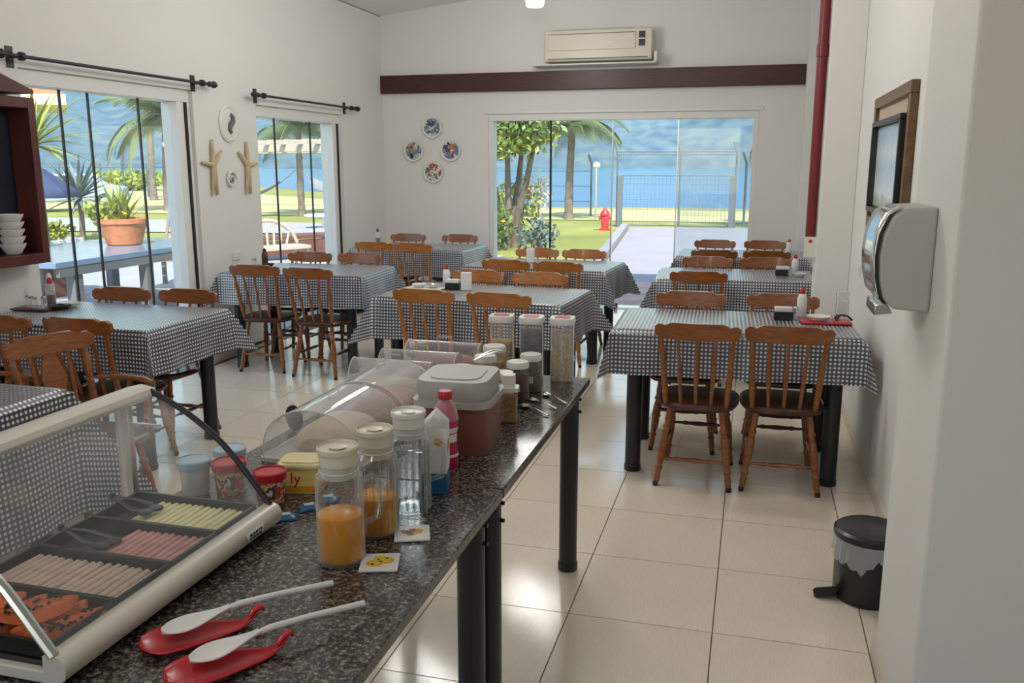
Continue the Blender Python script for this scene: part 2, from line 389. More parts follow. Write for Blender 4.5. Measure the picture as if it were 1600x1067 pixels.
# ------------------------------------------------------------------ exterior setting
g = -.1
struct(MB().add([(-90, 9.95, g), (30, 9.95, g), (30, 36, g), (-12, 36, g), (-45, 70, g), (-90, 70, g)], [(0,1,2,3,4,5)]).add([(-90, -10, g), (-4.45, -10, g), (-4.45, 9.95, g), (-90, 9.95, g)], [(0,1,2,3)]).build('lawn', M['lawn'], smooth=False), 'sunlit garden lawn outside')
struct(MB().add([(-90, 27, g+.02), (30, 27, g+.02), (30, 34.5, g+.02), (-14, 34.5, g+.02), (-45, 60, g+.02), (-90, 60, g+.02)], [(0,1,2,3,4,5)]).build('dry_field', M['dry'], smooth=False), 'strip of dry grass before the beach')
struct(MB().add([(-160, 33, g+.03), (40, 34.5, g+.03), (40, 46, g-1), (-14, 47, g-1), (-60, 105, g-1), (-160, 125, g-1)], [(0,1,2,3,4,5)]).build('beach', M['sand'], smooth=False), 'pale beach behind the garden')
struct(MB().add([(-1900, 36, g-.75), (900, 36, g-.75), (900, 1500, g-.75), (-1900, 1500, g-.75)], [(0,1,2,3)]).build('sea', M['sea'], smooth=False), 'blue sea bay')
struct(BX(-12.2, -4.41, -2, 15.6, g, g+.06).build('terrace', M['pave'], smooth=False), 'pale concrete terrace outside the left windows')
struct(MB().add([(-30, 17.2, g+.03), (-6, 20.3, g+.03), (-6, 23.2, g+.03), (-30, 24.0, g+.03)], [(0,1,2,3)]).build('garden_walk', M['pave'], smooth=False), 'pale garden walk beyond the terrace')
struct(MB().prism([(-2.2, 12.4), (.9, 12.4), (.6, 22.5), (-.1, 24.6), (-3.25, 24.2)], g, g+.03).build('garden_path', M['pathpave'], smooth=False), 'pale path leading to the garden gate')
struct(BX(-3.4, 1.3, 9.9, 12.4, g-.05, g+.07).build('door_step', M['pinkpave'], smooth=False, bevel=.01), 'pink paved doorstep outside the glass door')
random.seed(3)
def hill_fn(u, v):
    a = math.radians(-75 + 110*u); d = 620 + 420*v
    ridge = 92 + 26*math.sin(a*5+1) + 14*math.sin(a*13) + 7*math.sin(a*31+2)
    z = ridge*math.sin(min(1, v*1.35)*PI/2) + 6*math.sin(a*60+v*9)*v + 5*math.sin(a*140-v*17)*v + 7*math.sin(a*85+v*23)*v*(1-v*.5)
    return (d*math.sin(a), d*math.cos(a), -2+z)
struct(MB().grid(150, 26, hill_fn).build('hills', M['hill']), 'forested hills across the bay')
hz = MB().box(-1300, 700, 70, 1250, -3, 190).build('sea_haze', None, smooth=False)
hm = bpy.data.materials.new('sea_haze'); hm.use_nodes = True; hn = hm.node_tree; hn.nodes.clear()
vsn = hn.nodes.new('ShaderNodeVolumeScatter'); vsn.inputs['Color'].default_value = (.13, .40, 1.0, 1); vsn.inputs['Density'].default_value = .0013; vsn.inputs['Anisotropy'].default_value = 0
ho = hn.nodes.new('ShaderNodeOutputMaterial'); hn.links.new(vsn.outputs[0], ho.inputs['Volume'])
hz.data.materials.append(hm); tag(hz, 'blue sea haze over the bay', None, None, 'stuff')

# ------------------------------------------------------------------ tables and cloths
def cloth_mesh(L, W, drop, seed, flare=.42):
    rnd = random.Random(seed); ph = [rnd.uniform(0, 6) for _ in range(6)]
    nu, nv = int((L+2*drop)/.03), int((W+2*drop)/.03)
    def P(u, v):
        x = (u-.5)*(L+2*drop); y = (v-.5)*(W+2*drop)
        ex = max(0, abs(x)-L/2); ey = max(0, abs(y)-W/2); sx = 1 if x > 0 else -1; sy = 1 if y > 0 else -1
        px = max(-L/2, min(L/2, x)); py = max(-W/2, min(W/2, y)); mn, mx_ = min(ex, ey), max(ex, ey)
        z = -(mx_ + .12*mn)
        t = mx_/drop
        wob = .010*t*(math.sin(x*9+ph[0])+.6*math.sin(x*21+ph[1])) if ey > ex else .010*t*(math.sin(y*10+ph[2])+.6*math.sin(y*23+ph[3]))
        rad = .012*min(1, mx_/.02)
        if ex: px += sx*(rad + .05*ex + (wob if ex >= ey else 0) + flare*mn)
        if ey: py += sy*(rad + .05*ey + (wob if ey > ex else 0) + flare*mn)
        if mx_ > 0: z += .008*min(1, mx_/.02)*0
        return (px, py, z)
    def U(u, v): return ((u-.5)*(L+2*drop)+5, (v-.5)*(W+2*drop)+5)
    return MB().grid(nu, nv, P, U)
TT = .772
def table(name, x, y, rz, label, clabel, L=1.22, W=.72, drop=.22, seed=1, flare=.42):
    t = thing('dining_table', label, 'table', (x, y, 0), rz, 'dining tables')
    MB().prism(rrect(L-.02, W-.02, .02), TT-.035, TT-.003).build('tabletop', M['darkwood'], t)
    b = MB(); 
    for s in (-1, 1):
        b.box(-L/2+.08, L/2-.08, s*(W/2-.09)-.015, s*(W/2-.09)+.015, TT-.10, TT-.036)
        b.box(s*(L/2-.11)-.015, s*(L/2-.11)+.015, -W/2+.10, W/2-.10, TT-.10, TT-.036)
    b.build('apron', M['black'], t)
    lm = MB().lathe([(.043, 0), (.045, .004), (.045, .03), (.041, .034), (.041, TT-.036)], 20).mesh('leg', M['black'])
    for sx in (-1, 1):
        for sy in (-1, 1): linkmesh('leg', lm, t, (sx*(L/2-.115), sy*(W/2-.075), 0))
    c = cloth_mesh(L, W, drop, seed, flare).build('tablecloth', M['gingham'], None, (x, y, TT+.003), rz)
    tag(c, clabel, 'tablecloth', 'gingham tablecloths')
    return t
R = math.radians
table('RT', -.07, 4.77, R(2.0), 'black-legged dining table standing alone in the right foreground', 'navy and white gingham cloth on the right foreground table', L=1.22, drop=.23, seed=1, flare=.22)
table('T6', -.115, 6.90, R(2), 'dining table second from the camera along the right wall', 'gingham cloth on the second table along the right wall', drop=.24, L=1.16, seed=2)
table('T7', -.09, 8.58, 0, 'dining table farthest back along the right wall', 'gingham cloth on the farthest table along the right wall', L=1.16, drop=.24, seed=3)
table('T2', -1.69, 5.48, R(-4), 'dining table just behind the breakfast counter in the room centre', 'gingham cloth on the centre table behind the counter', L=1.25, drop=.28, seed=4)
table('T5', -1.69, 7.24, R(-4), 'centre dining table nearest the glass door', 'gingham cloth on the centre table nearest the glass door', L=1.22, drop=.27, seed=5)
table('T3', -3.46, 6.38, R(3), 'left wall dining table under the wooden star ornaments', 'gingham cloth on the table under the star ornaments', L=1.18, drop=.25, seed=6)
table('T1', -3.52, 4.07, 0, 'left wall dining table beside the dark wall cabinet', 'gingham cloth on the table beside the dark wall cabinet', L=1.16, drop=.24, seed=7)
table('T4', -3.33, 8.50, R(-2), 'corner dining table below the four wall plates', 'gingham cloth on the corner table below the wall plates', L=1.2, drop=.26, seed=8)
table('T0', -3.10, 2.28, 0, 'dining table behind the curved glass food display', 'long gingham cloth on the table behind the food display', L=1.25, drop=.50, seed=9)

# ------------------------------------------------------------------ chairs
def turned(p0, p1, r, n=10):
    T, l = dirT(p0, p1)
    pr = [(.62, 0), (.75, .04), (1, .12), (.85, .2), (1.25, .23), (.85, .26), (1.05, .34), (1.3, .5), (1.2, .62), (.85, .70), (1.3, .735), (.85, .77), (1.0, .85), (.9, 1)]
    return MB().lathe([(a*r, z*l) for a, z in pr], n, T)
def rung(p0, p1, r=.010, n=8):
    T, l = dirT(p0, p1)
    return MB().lathe([(.7*r, 0), (.8*r, .2*l), (1.3*r, .25*l), (.95*r, .3*l), (1.35*r, .5*l), (.95*r, .7*l), (1.3*r, .75*l), (.8*r, .8*l), (.7*r, l)], n, T)
def rail_mesh(hw, zc, h, y, tk=.022, bow=.022):
    N = 24; b = MB(); vs = []; 
    for i in range(N+1):
        u = -1+2*i/N; x = hw*u; a = abs(u); yy = y + bow*u*u
        ear = .010 if a > .80 else 0
        top = zc+h/2 - .016*(a > .62)*min(1, (a-.62)/.12) + (.006 if a > .8 else 0) - .03*max(0, (a-.94)/.06)*.5
        bot = zc-h/2 + .012*a*a + .03*max(0, (a-.93)/.07)*.5
        lean = (top-bot)*.18
        vs += [(x, yy-tk/2, bot), (x, yy+tk/2, bot), (x, yy+tk/2-lean, top), (x, yy-tk/2-lean, top)]
    fs = []
    for i in range(N):
        for j in range(4): fs.append((i*4+j, (i+1)*4+j, (i+1)*4+(j+1) % 4, i*4+(j+1) % 4))
    fs += [(3, 2, 1, 0), (N*4, N*4+1, N*4+2, N*4+3)]
    return b.add(vs, fs)
def seat_outline():
    out = []
    for i in range(32):
        a = 2*PI*i/32; c, s = math.cos(a), math.sin(a)
        q = (abs(c)**4+abs(s)**4)**-.25
        y = .205*s*q; x = (.205 - .018*(s*q < 0)*abs(s*q))*c*q
        out.append((x, y))
    return out
LEG = {(-1, 1): ((-.13, .14, .405), (-.172, .205, 0)), (1, 1): ((.13, .14, .405), (.172, .205, 0)),
       (-1, -1): ((-.125, -.14, .405), (-.182, -.21, 0)), (1, -1): ((.125, -.14, .405), (.182, -.21, 0))}
def lp(k, z):
    a, c = LEG[k]; t = 1-z/.405
    return tuple(a[i]+(c[i]-a[i])*t for i in range(3))
def make_chair(wm, arm=False):
    t = thing('armchair' if arm else 'dining_chair', '', 'chair')
    MB().prism(seat_outline(), .398, .432, inset=.05).build('seat', M['seatw'], t)
    for k in LEG: turned(LEG[k][1], LEG[k][0], .0165).build('leg', M[wm], t)
    for k in LEG:
        bx = LEG[k][1]
        MB().lathe([(.012, 0), (.0135, .002), (.0135, .022), (.011, .024)], 10, Matrix.Translation((bx[0], bx[1], 0))).build('leg_tip', M['blackp'], t)
    rung(lp((-1, -1), .14), lp((1, -1), .14)).build('stretcher', M[wm], t)
    rung(lp((-1, 1), .23), lp((1, 1), .23)).build('stretcher', M['seatw'], t)
    for s in (-1, 1): rung(lp((s, -1), .18), lp((s, 1), .18)).build('stretcher', M['seatw'], t)
    hw = .205
    rail_mesh(hw, .812, .088, -.262, bow=.022 if not arm else .03).build('top_rail', M[wm], t)
    for s in (-1, 1):
        T, l = dirT((s*.148, -.165, .425), (s*.172*hw/.205, -.252, .79))
        MB().lathe([(.012, 0), (.015, .1*l), (.0165, .3*l), (.0145, .6*l), (.0135, .75*l), (.0165, .79*l), (.012, .83*l), (.010, l)], 10, T).build('back_post', M[wm], t)
    xs = (-.08, 0, .08)
    for x in xs:
        if arm and x == 0: continue
        T, l = dirT((x*.92, -.178, .425), (x*1.12, -.262, .785))
        MB().lathe([(.008, 0), (.010, .2*l), (.0115, .45*l), (.009, .7*l), (.008, l)], 8, T).build('spindle', M[wm], t)
    if arm:
        out = [(-.03, 0), (-.045, .08), (-.03, .14), (-.058, .24), (-.04, .31), (-.022, .37), (.022, .37), (.04, .31), (.058, .24), (.03, .14), (.045, .08), (.03, 0)]
        T = Matrix.Translation((0, -.175, .425)) @ Matrix.Rotation(R(14), 4, 'X') @ Matrix.Rotation(PI/2, 4, 'X')
        MB().prism(out, -.008, .008, T).build('splat', M[wm], t)
        for s in (-1, 1):
            MB().path([(s*.19, -.215, .63), (s*.225, -.05, .645), (s*.235, .08, .645), (s*.225, .15, .64)], [.013, .016, .019, .015], 10, flat=.7).build('armrest', M[wm], t)
            turned((s*.185, .13, .425), (s*.23, .11, .64), .012).build('arm_post', M[wm], t)
            rung((s*.188, -.03, .425), (s*.235, -.03, .64), .009).build('arm_spindle', M[wm], t)
    return t
proto = {'wood': make_chair('wood'), 'wood2': make_chair('wood2')}
used = set()
def chair(x, y, deg, label, kind='wood'):
    o = proto[kind]
    if kind in used: o = copy_tree(o)
    used.add(kind)
    o.location = (x, y, 0); o.rotation_euler = (0, 0, R(deg)); tag(o, label, 'chair', 'wooden spindle-back dining chairs'); return o
for a in [
 (-.225, 4.47, -1, 'wooden spindle chair with its back to us, left one at the right foreground table', 'wood'),
 (.187, 4.51, 2, 'wooden spindle chair with its back to us, right one at the right foreground table', 'wood'),
 (-.33, 5.03, 181, 'wooden chair on the far left side of the right foreground table', 'wood'),
 (.19, 5.07, 179, 'wooden chair on the far right side of the right foreground table', 'wood'),
 (-.36, 6.62, 1, 'single wooden chair on the near side of the second right wall table', 'wood'),
 (-.345, 7.15, 180, 'left wooden chair on the far side of the second right wall table', 'wood'),
 (.125, 7.19, 181, 'right wooden chair on the far side of the second right wall table', 'wood'),
 (-.32, 8.30, 0, 'left near wooden chair at the farthest right wall table', 'wood'),
 (.135, 8.33, 0, 'right near wooden chair at the farthest right wall table', 'wood'),
 (-.36, 8.87, 180, 'left wooden chair between the farthest right wall table and the glass door', 'wood'),
 (.13, 8.90, 180, 'right wooden chair between the farthest right wall table and the back wall', 'wood'),
 (-1.915, 5.23, -4, 'left wooden chair with back to us at the centre table behind the counter', 'wood2'),
 (-1.42, 5.20, -5, 'right wooden chair with back to us at the centre table behind the counter', 'wood2'),
 (-1.93, 5.75, 172, 'left wooden chair facing us at the centre table behind the counter', 'wood2'),
 (-1.44, 5.72, 178, 'right wooden chair facing us at the centre table behind the counter', 'wood2'),
 (-1.89, 7.01, -4, 'left near wooden chair at the centre table by the glass door', 'wood2'),
 (-1.455, 6.97, -3, 'right near wooden chair at the centre table by the glass door', 'wood2'),
 (-1.90, 7.52, 177, 'left far wooden chair at the centre table by the glass door', 'wood2'),
 (-1.465, 7.50, 176, 'right far wooden chair at the centre table by the glass door', 'wood2'),
 (-3.61, 8.24, 0, 'left near light brown chair at the corner table below the plates', 'wood2'),
 (-3.17, 8.20, -3, 'right near light brown chair with spindles showing at the corner table', 'wood2'),
 (-3.67, 8.80, 180, 'left far wooden chair against the back wall under the plates', 'wood'),
 (-3.08, 8.84, 180, 'right far wooden chair against the back wall under the plates', 'wood'),
 (-3.67, 6.13, 4, 'left wooden chair with back to us at the table under the star ornaments', 'wood'),
 (-3.165, 6.07, -2, 'right wooden chair with back to us at the table under the star ornaments', 'wood'),
 (-3.71, 6.64, 182, 'left far chair before the second window at the star ornament table', 'wood'),
 (-3.27, 6.67, 178, 'right far chair before the second window at the star ornament table', 'wood'),
 (-3.75, 4.29, 181, 'left chair facing us in front of the first window at the left table', 'wood'),
 (-3.31, 4.32, 178, 'right chair facing us in front of the first window at the left table', 'wood'),
 (-3.71, 3.78, 2, 'chair at the left picture edge with its back to us at the left table', 'wood'),
 (-3.235, 3.82, -1, 'right chair with its back to us at the left table by the cabinet', 'wood'),
]: chair(*a)
ac_ = make_chair('wood', arm=True); ac_.location = (-2.77, 3.07, 0); ac_.rotation_euler = (0, 0, R(-106))
tag(ac_, 'dark wooden armchair turned sideways behind the curved food display', 'chair', 'wooden armchairs')
a2 = copy_tree(ac_); a2.location = (-3.34, 2.97, 0); a2.rotation_euler = (0, 0, R(-100)); tag(a2, 'dark wooden armchair partly cut off by the left picture edge', 'chair')

# ------------------------------------------------------------------ breakfast counter: two granite-topped tables
CT = .78
def counter(y0, y1, label):
    x0, x1 = -1.385, -.585
    t = thing('counter_table', label, 'table', ((x0+x1)/2, (y0+y1)/2, 0), 0, 'granite breakfast counter tables')
    hw, hd = (x1-x0)/2, (y1-y0)/2-.002
    BX(-hw, hw, -hd, hd, CT-.028, CT).build('granite_top', M['granite'], t, bevel=.004)
    b = MB()
    for s in (-1, 1):
        b.box(-hw+.06, hw-.06, s*(hd-.075)-.015, s*(hd-.075)+.015, CT-.09, CT-.029); b.box(s*(hw-.065)-.015, s*(hw-.065)+.015, -hd+.08, hd-.08, CT-.09, CT-.029)
    b.build('apron', M['black'], t)
    lm = MB().lathe([(.038, 0), (.040, .004), (.040, .03), (.036, .034), (.036, CT-.029)], 20).mesh('leg', M['black'])
    bm_ = MB().lathe([(.006, 0), (.006, .012)], 8, Matrix.Rotation(PI/2, 4, 'Y')).mesh('bolt', M['black'])
    for sx in (-1, 1):
        for sy in (-1, 1):
            l = linkmesh('leg', lm, t, (sx*(hw-.065), sy*(hd-.075), 0))
            for z in (.66, .71): linkmesh('bolt', bm_, l, (.034, 0, z))
counter(2.05, 3.30, 'far granite-topped counter table under the jars and clear covers')
counter(.80, 2.05, 'near granite-topped counter table under the food display and juice jugs')

# ------------------------------------------------------------------ curved glass food display
C0, C1 = 1.02, 1.67
dc = thing('food_display', 'countertop food display with curved glass front and cream metal rails', 'display case', (-1.22, (C0+C1)/2, CT))
def lc(x, y, z): return (x+1.22, y-(C0+C1)/2, z-CT)
def cbox(n, m, x0, x1, y0, y1, z0, z1, bev=.003):
    a = lc(x0, y0, z0); c = lc(x1, y1, z1); return BX(a[0], c[0], a[1], c[1], a[2], c[2]).build(n, M[m], dc, bevel=bev)
cbox('base', 'creamal', -1.425, -1.045, C0, C1, CT+.004, .806)
cbox('base_pan', 'blackp', -1.415, -1.05, C0+.012, C1-.012, .806, .815)
a = [(-1.052, .79), (-1.03, .786), (-1.012, .80), (-1.008, .82), (-1.018, .836), (-1.04, .842), (-1.052, .836)]
def ext_y(prof, y0, y1, b=None):
    b = b or MB(); n = len(prof)
    vs = [lc(x, y0, z) for x, z in prof] + [lc(x, y1, z) for x, z in prof]
    return b.add(vs, [tuple(range(n)), tuple(reversed(range(n, 2*n)))] + [(j, j+n, (j+1) % n+n, (j+1) % n) for j in range(n)])
fb = ext_y(a, C0-.004, C1+.012).build('front_rail', M['creamal'], dc, ang=50)
lab = MB().add([lc(-1.0065, 1.535, .806), lc(-1.0065, 1.600, .806), lc(-1.0075, 1.600, .826), lc(-1.0075, 1.535, .826)], [(0,1,2,3)]).build('rating_plate', M['white'], fb, solid=.001)
b = MB(); rnd = random.Random(4)
for row in range(2):
    y = 1.542
    while y < 1.59:
        wv = rnd.uniform(.004, .009); z = .809+row*.008
        b.add([lc(-1.0052, y, z), lc(-1.0052, y+wv, z), lc(-1.0056, y+wv, z+.005), lc(-1.0056, y, z+.005)], [(0,1,2,3)]); y += wv+.003
b.build('plate_print', M['blackp'], fb)
tp = [(-1.415, 1.068), (-1.40, 1.088), (-1.36, 1.098), (-1.325, 1.092), (-1.318, 1.08), (-1.33, 1.068)]
ext_y(tp, C0-.004, C1+.012).build('top_rail', M['creamal'], dc, ang=50)
arc = [(-1.032, .838), (-1.050, .861), (-1.077, .896), (-1.110, .938), (-1.148, .977), (-1.19, 1.012), (-1.236, 1.043), (-1.28, 1.066), (-1.327, 1.086)]
ext_y([(x, z) for x, z in arc] + [(x-.004, z-.003) for x, z in reversed(arc)], C0+.005, C1-.005).build('curved_glass', M['caseglass'], dc, ang=60)
for y, m in ((C0, 'steel'), (C1, 'iron')):
    MB().path([lc(x, y, z) for x, z in arc], .007 if y == C1 else .009, 8).build('glass_edge_trim', M[m], dc)
for y in (C0, C1): cbox('rear_post', 'steel', -1.425, -1.385, y-.012 if y == C1 else y, y+.005 if y == C1 else y+.02, .806, 1.07)
cbox('rear_door', 'clear', -1.402, -1.398, C0+.02, 1.36, .812, 1.068, 0); cbox('rear_door', 'clear', -1.412, -1.408, 1.33, C1-.02, .812, 1.068, 0)
cbox('glass_shelf_rod', 'steel', -1.40, -1.30, C1-.014, C1-.008, 1.005, 1.010, 0)

# food trays
tray_m = None
def tray(y0, y1, label):
    t = thing('food_tray', label, 'tray', (-1.21, (y0+y1)/2, .8155), 0, 'black food trays in the display')
    hx, hy = .155, (y1-y0)/2-.002
    b = MB().box(-hx, hx, -hy, hy, 0, .003)
    b.build('tray_floor', M['blackp'], t)
    for s in (-1, 1):
        BX(-hx, hx, s*hy-.003, s*hy+.003, .003, .03).build('tray_side', M['blackp'], t)
        BX(s*hx-.003, s*hx+.003, -hy+.003, hy-.003, .003, .03).build('tray_side', M['blackp'], t)
sp = [1.038, 1.19, 1.343, 1.495, 1.648]
for k, l in enumerate(['black tray of papaya slices nearest in the display', 'black tray with a full row of beige rolls', 'black tray of pink rolls with tongs', 'farthest black tray with yellow cheese sticks']):
    tray(sp[k], sp[k+1], l)
M['beige'] = mat('beige_roll', (.74, .52, .41), .5, noise=.12, scale=30); M['ham'] = mat('pink_ham', (.70, .31, .28), .45, noise=.15, scale=30)
M['cheese'] = mat('yellow_cheese', (.88, .79, .42), .45, noise=.06, scale=20); M['papaya'] = mat('papaya', (.72, .14, .02), .4, noise=.2, scale=25); M['seed'] = mat('papaya_seed', (.02, .018, .012), .3)
rnd = random.Random(7)
roll = lambda m: MB().lathe([(.004, -.063), (.0075, -.061), (.0080, -.02), (.0076, .02), (.0080, .06), (.004, .063)], 9, Matrix.Rotation(PI/2, 4, 'X')).mesh('roll', M[m])
ORD = ['first','second','third','fourth','fifth','sixth','seventh','eighth','ninth','tenth','eleventh','twelfth','thirteenth','fourteenth','fifteenth','sixteenth']
def rolls(m, n, x0, x1, yc, label, nm, cat, grp):
    me = roll(m)
    for i in range(n):
        o = bpy.data.objects.new(nm, me); COL.objects.link(o)
        o.location = (x0+(x1-x0)*i/(n-1), yc+rnd.uniform(-.003, .003), .8275); o.rotation_euler = (0, 0, rnd.uniform(-.05, .05)); tag(o, '%s, %s from the curved glass front' % (label, ORD[n-1-i]), cat, grp)
rolls('beige', 16, -1.345, -1.075, 1.266, 'beige rolled cold cut in the full display row', 'cold_cut_roll', 'cold cut', 'beige rolls in the display tray')
rolls('ham', 11, -1.235, -1.065, 1.419, 'pink ham roll in the display', 'ham_roll', 'ham', 'pink ham rolls in the display tray')
rolls('cheese', 14, -1.285, -1.065, 1.571, 'yellow cheese stick in the farthest tray', 'cheese_stick', 'cheese', 'cheese sticks in the display tray')
def wedge():
    b = MB()
    def fn(u, v):
        a = (u-.5)*2; x = .058*a; wdt = .017*math.sqrt(max(0, 1-a*a))+.001; th = (v*2-1)
        return (x, wdt*th*1.1, .018*(1-th*th)*math.sqrt(max(.0, 1-a*a*.9))+.012*a*a)
    b.grid(14, 8, fn)
    b.grid(14, 1, lambda u, v: (.058*(u-.5)*2, (.017*math.sqrt(max(0, 1-((u-.5)*2)**2))+.001)*1.1*(1-2*v), .012*((u-.5)*2)**2))
    return b
wm_ = wedge().mesh('papaya_flesh', M['papaya'], ang=50)
sd = MB()
for i in range(38):
    px_ = rnd.uniform(-.038, .038); py_ = rnd.uniform(-.010, .010)
    p = Vector((px_, py_, .018*(1-(py_/.0187)**2)*math.sqrt(1-(px_/.058)**2*.9)+.012*(px_/.058)**2+.001+rnd.uniform(-.001, .002)))
    sd.lathe([(.0005, -.0025), (.003, 0), (.0005, .0025)], 6, Matrix.Translation(p))
sdm = sd.mesh('papaya_seeds', M['seed'])
for i, (x, y, dz, a, lb) in enumerate([(-1.32, 1.115, 0, 60, 'papaya slice at the back left of the nearest tray'), (-1.27, 1.11, .004, 50, 'papaya slice with seeds second from the tray back'), (-1.22, 1.12, 0, 65, 'middle papaya slice in the nearest tray'),
      (-1.175, 1.11, .004, 55, 'papaya slice just right of the tray middle'), (-1.13, 1.12, 0, 70, 'papaya slice second from the glass front'), (-1.09, 1.11, .003, 60, 'papaya slice nearest the curved glass front'), (-1.25, 1.10, .026, 30, 'papaya slice resting on top of the other slices'), (-1.15, 1.11, .026, 40, 'upper papaya slice near the display front')]):
    o = bpy.data.objects.new('papaya_slice', wm_); COL.objects.link(o); o.location = (x, y, .8195+dz); o.scale = (1.15, 1.35, 1.25); o.rotation_euler = (R(10 if i % 2 else -8), 0, R(a)); tag(o, lb, 'papaya', 'papaya slices in the display')
    s = linkmesh('papaya_seeds', sdm, o); s['kind'] = 'stuff'
def tongs(x, y, z, ang, label, L=.17):
    t = thing('serving_tongs', label, 'tongs', (x, y, z), R(ang), 'black tongs in the display')
    for s in (-1, 1):
        MB().path([(0, 0, .006), (L*.4, s*.014, .009), (L*.8, s*.022, .007), (L, s*.015, .006)], [.004, .005, .006, .005], 8, flat=.5).build('tong_arm', M['blackp'], t)
        MB().lathe([(.002, -.004), (.014, -.003), (.016, 0), (.014, .003), (.002, .004)], 12, Matrix.Translation((L+.006, s*.014, .006))).build('tong_tip', M['blackp'], t)
    MB().lathe([(.004, 0), (.007, .002), (.007, .012), (.004, .014)], 10).build('hinge', M['blackp'], t)
tongs(-1.39, 1.43, .835, -14, 'black tongs lying across the pink roll tray', .15)
tongs(-1.40, 1.60, .84, -18, 'black tongs resting on the cheese tray', .14)
tongs(-1.37, 1.13, .845, -4, 'black tongs by the papaya slices', .11)

# ------------------------------------------------------------------ juice jugs
def jug(x, y, label, fill, fm, rib, h=.205, r=.047, lid='cream', ang=20, lidfill=False):
    t = thing('glass_jug', label, 'jug', (x, y, CT+.0008), R(ang), 'lidded glass jugs')
    n = 48
    prof = [(r*.93, 0), (r, .006), (r, h-.025), (r*.97, h-.012), (r*.78, h), (r*.78, h+.012)]
    b = MB(); vs = []
    for i, (rr, z) in enumerate(prof):
        for j in range(n):
            k = 1 + (rib*(1 if (j//2) % 2 else -1) if 1 <= i <= 3 else 0); a = 2*PI*j/n
            vs.append((rr*k*math.cos(a), rr*k*math.sin(a), z))
    fs = [(i*n+j, i*n+(j+1) % n, (i+1)*n+(j+1) % n, (i+1)*n+j) for i in range(len(prof)-1) for j in range(n)] + [tuple(reversed(range(n)))]
    b.add(vs, fs).build('glass_body', M['jug'], t, ang=30)
    MB().lathe([(r*.80, .002), (r*.94, .006), (r*.94, .012), (r*.80, .014)], 32).build('thick_base', M['clear'], t)
    if rib:
        b = MB()
        for k in range(18):
            a = 2*PI*k/18; c_, d_ = math.cos(a)*r*1.01, math.sin(a)*r*1.01
            if rib > .025: b.path([(c_*(1+.012*(q % 2)), d_*(1+.012*(q % 2)), .012+(h-.045)*q/12) for q in range(13)], [.0022+.0014*(q % 2) for q in range(13)], 5)
            else: b.path([(c_, d_, .012), (c_, d_, h-.03)], .0022, 5)
        b.build('ribs', M['jug'], t)
    MB().path([(r*.80*math.cos(2*PI*q/32), r*.80*math.sin(2*PI*q/32), h) for q in range(33)], .0022, 6).build('neck_ring', M['rimglass'], t)
    if fill: MB().lathe([(r*.85, .005), (r*.955, .012), (r*.955, h*fill), (r*.93, h*fill+.001)], 40).build('juice' if fm == 'juice' else 'water', M[fm], t)
    MB().path([(r*.98, 0, h-.03), (r+.02, 0, h-.022), (r+.034, 0, h-.035), (r+.036, 0, h-.075), (r+.028, 0, h-.115), (r*.99, 0, h-.125)], [.007, .0075, .008, .008, .0075, .006], 10, flat=.8).build('handle', M['jug'], t)
    l = MB().lathe([(r*.72, h-.014), (r*.74, h+.012), (r*.79, h+.014), (r*.80, h+.038), (r*.86, h+.040), (r*.87, h+.050), (r*.82, h+.053), (r*.80, h+.047), (r*.3, h+.046)], 36).build('lid', M[lid], t)
    MB().lathe([(r*.30, h+.046), (r*.38, h+.050), (r*.30, h+.051)], 24).build('lid_boss', M[lid], l)
    return t
jug(-.803, 1.567, 'nearest glass jug with the cream lid and smooth sides half full of orange juice', .52, 'juice', .0, h=.200, r=.050, ang=35)
jug(-.787, 1.717, 'ribbed middle glass jug half full of orange juice', .46, 'juice', .018, h=.195, r=.048, ang=25)
jug(-.768, 1.868, 'ribbed glass jug of clear water with white lid', .75, 'water', .03, h=.195, r=.048, lid='white', ang=20)

# cards under the jugs
def card(x, y, rz, label, cols):
    t = thing('picture_tile', label, 'tile', (x, y, CT+.0008), R(rz), 'white picture tiles')
    BX(-.040, .040, -.040, .040, 0, .006).build('tile_body', M['white'], t, bevel=.002)
    rr = random.Random(len(label))
    for k, (dx, dy, rad, c) in enumerate(cols):
        MB().lathe([(rad, .006), (rad*.96, .0066)], 14, Matrix.Translation((dx, dy, k*.00012)) @ Matrix.Diagonal((1, .85, 1, 1))).build('printed_fruit', M[c], t)
M['orangep'] = mat('orange_print', (.78, .33, .02), .4); M['yellowp'] = mat('yellow_print', (.80, .55, .04), .4); M['berryp'] = mat('berry_print', (.40, .03, .08), .4); M['greenp'] = mat('green_print', (.18, .25, .04), .4); M['brownp'] = mat('brown_print', (.10, .04, .02), .5)
card(-.716, 1.566, 18, 'white tile printed with orange slices beside the nearest juice jug', [(-.010, -.008, .018, 'orangep'), (.012, .004, .018, 'orangep'), (0, .014, .015, 'yellowp'), (-.010, -.008, .012, 'yellowp'), (.012, .004, .012, 'yellowp'), (.002, -.002, .004, 'brownp'), (.014, .012, .004, 'brownp'), (-.014, -.014, .004, 'brownp'), (-.004, .008, .003, 'brownp')])
card(-.706, 1.722, 22, 'white tile printed with mixed red fruit beside the ribbed juice jug', [(-.012, .002, .011, 'berryp'), (.002, .010, .011, 'berryp'), (.016, .010, .009, 'orangep'), (.008, -.004, .008, 'yellowp'), (-.004, -.010, .008, 'greenp'), (-.020, .006, .007, 'greenp'), (.018, .0, .006, 'orangep'), (-.006, .004, .005, 'pink')])

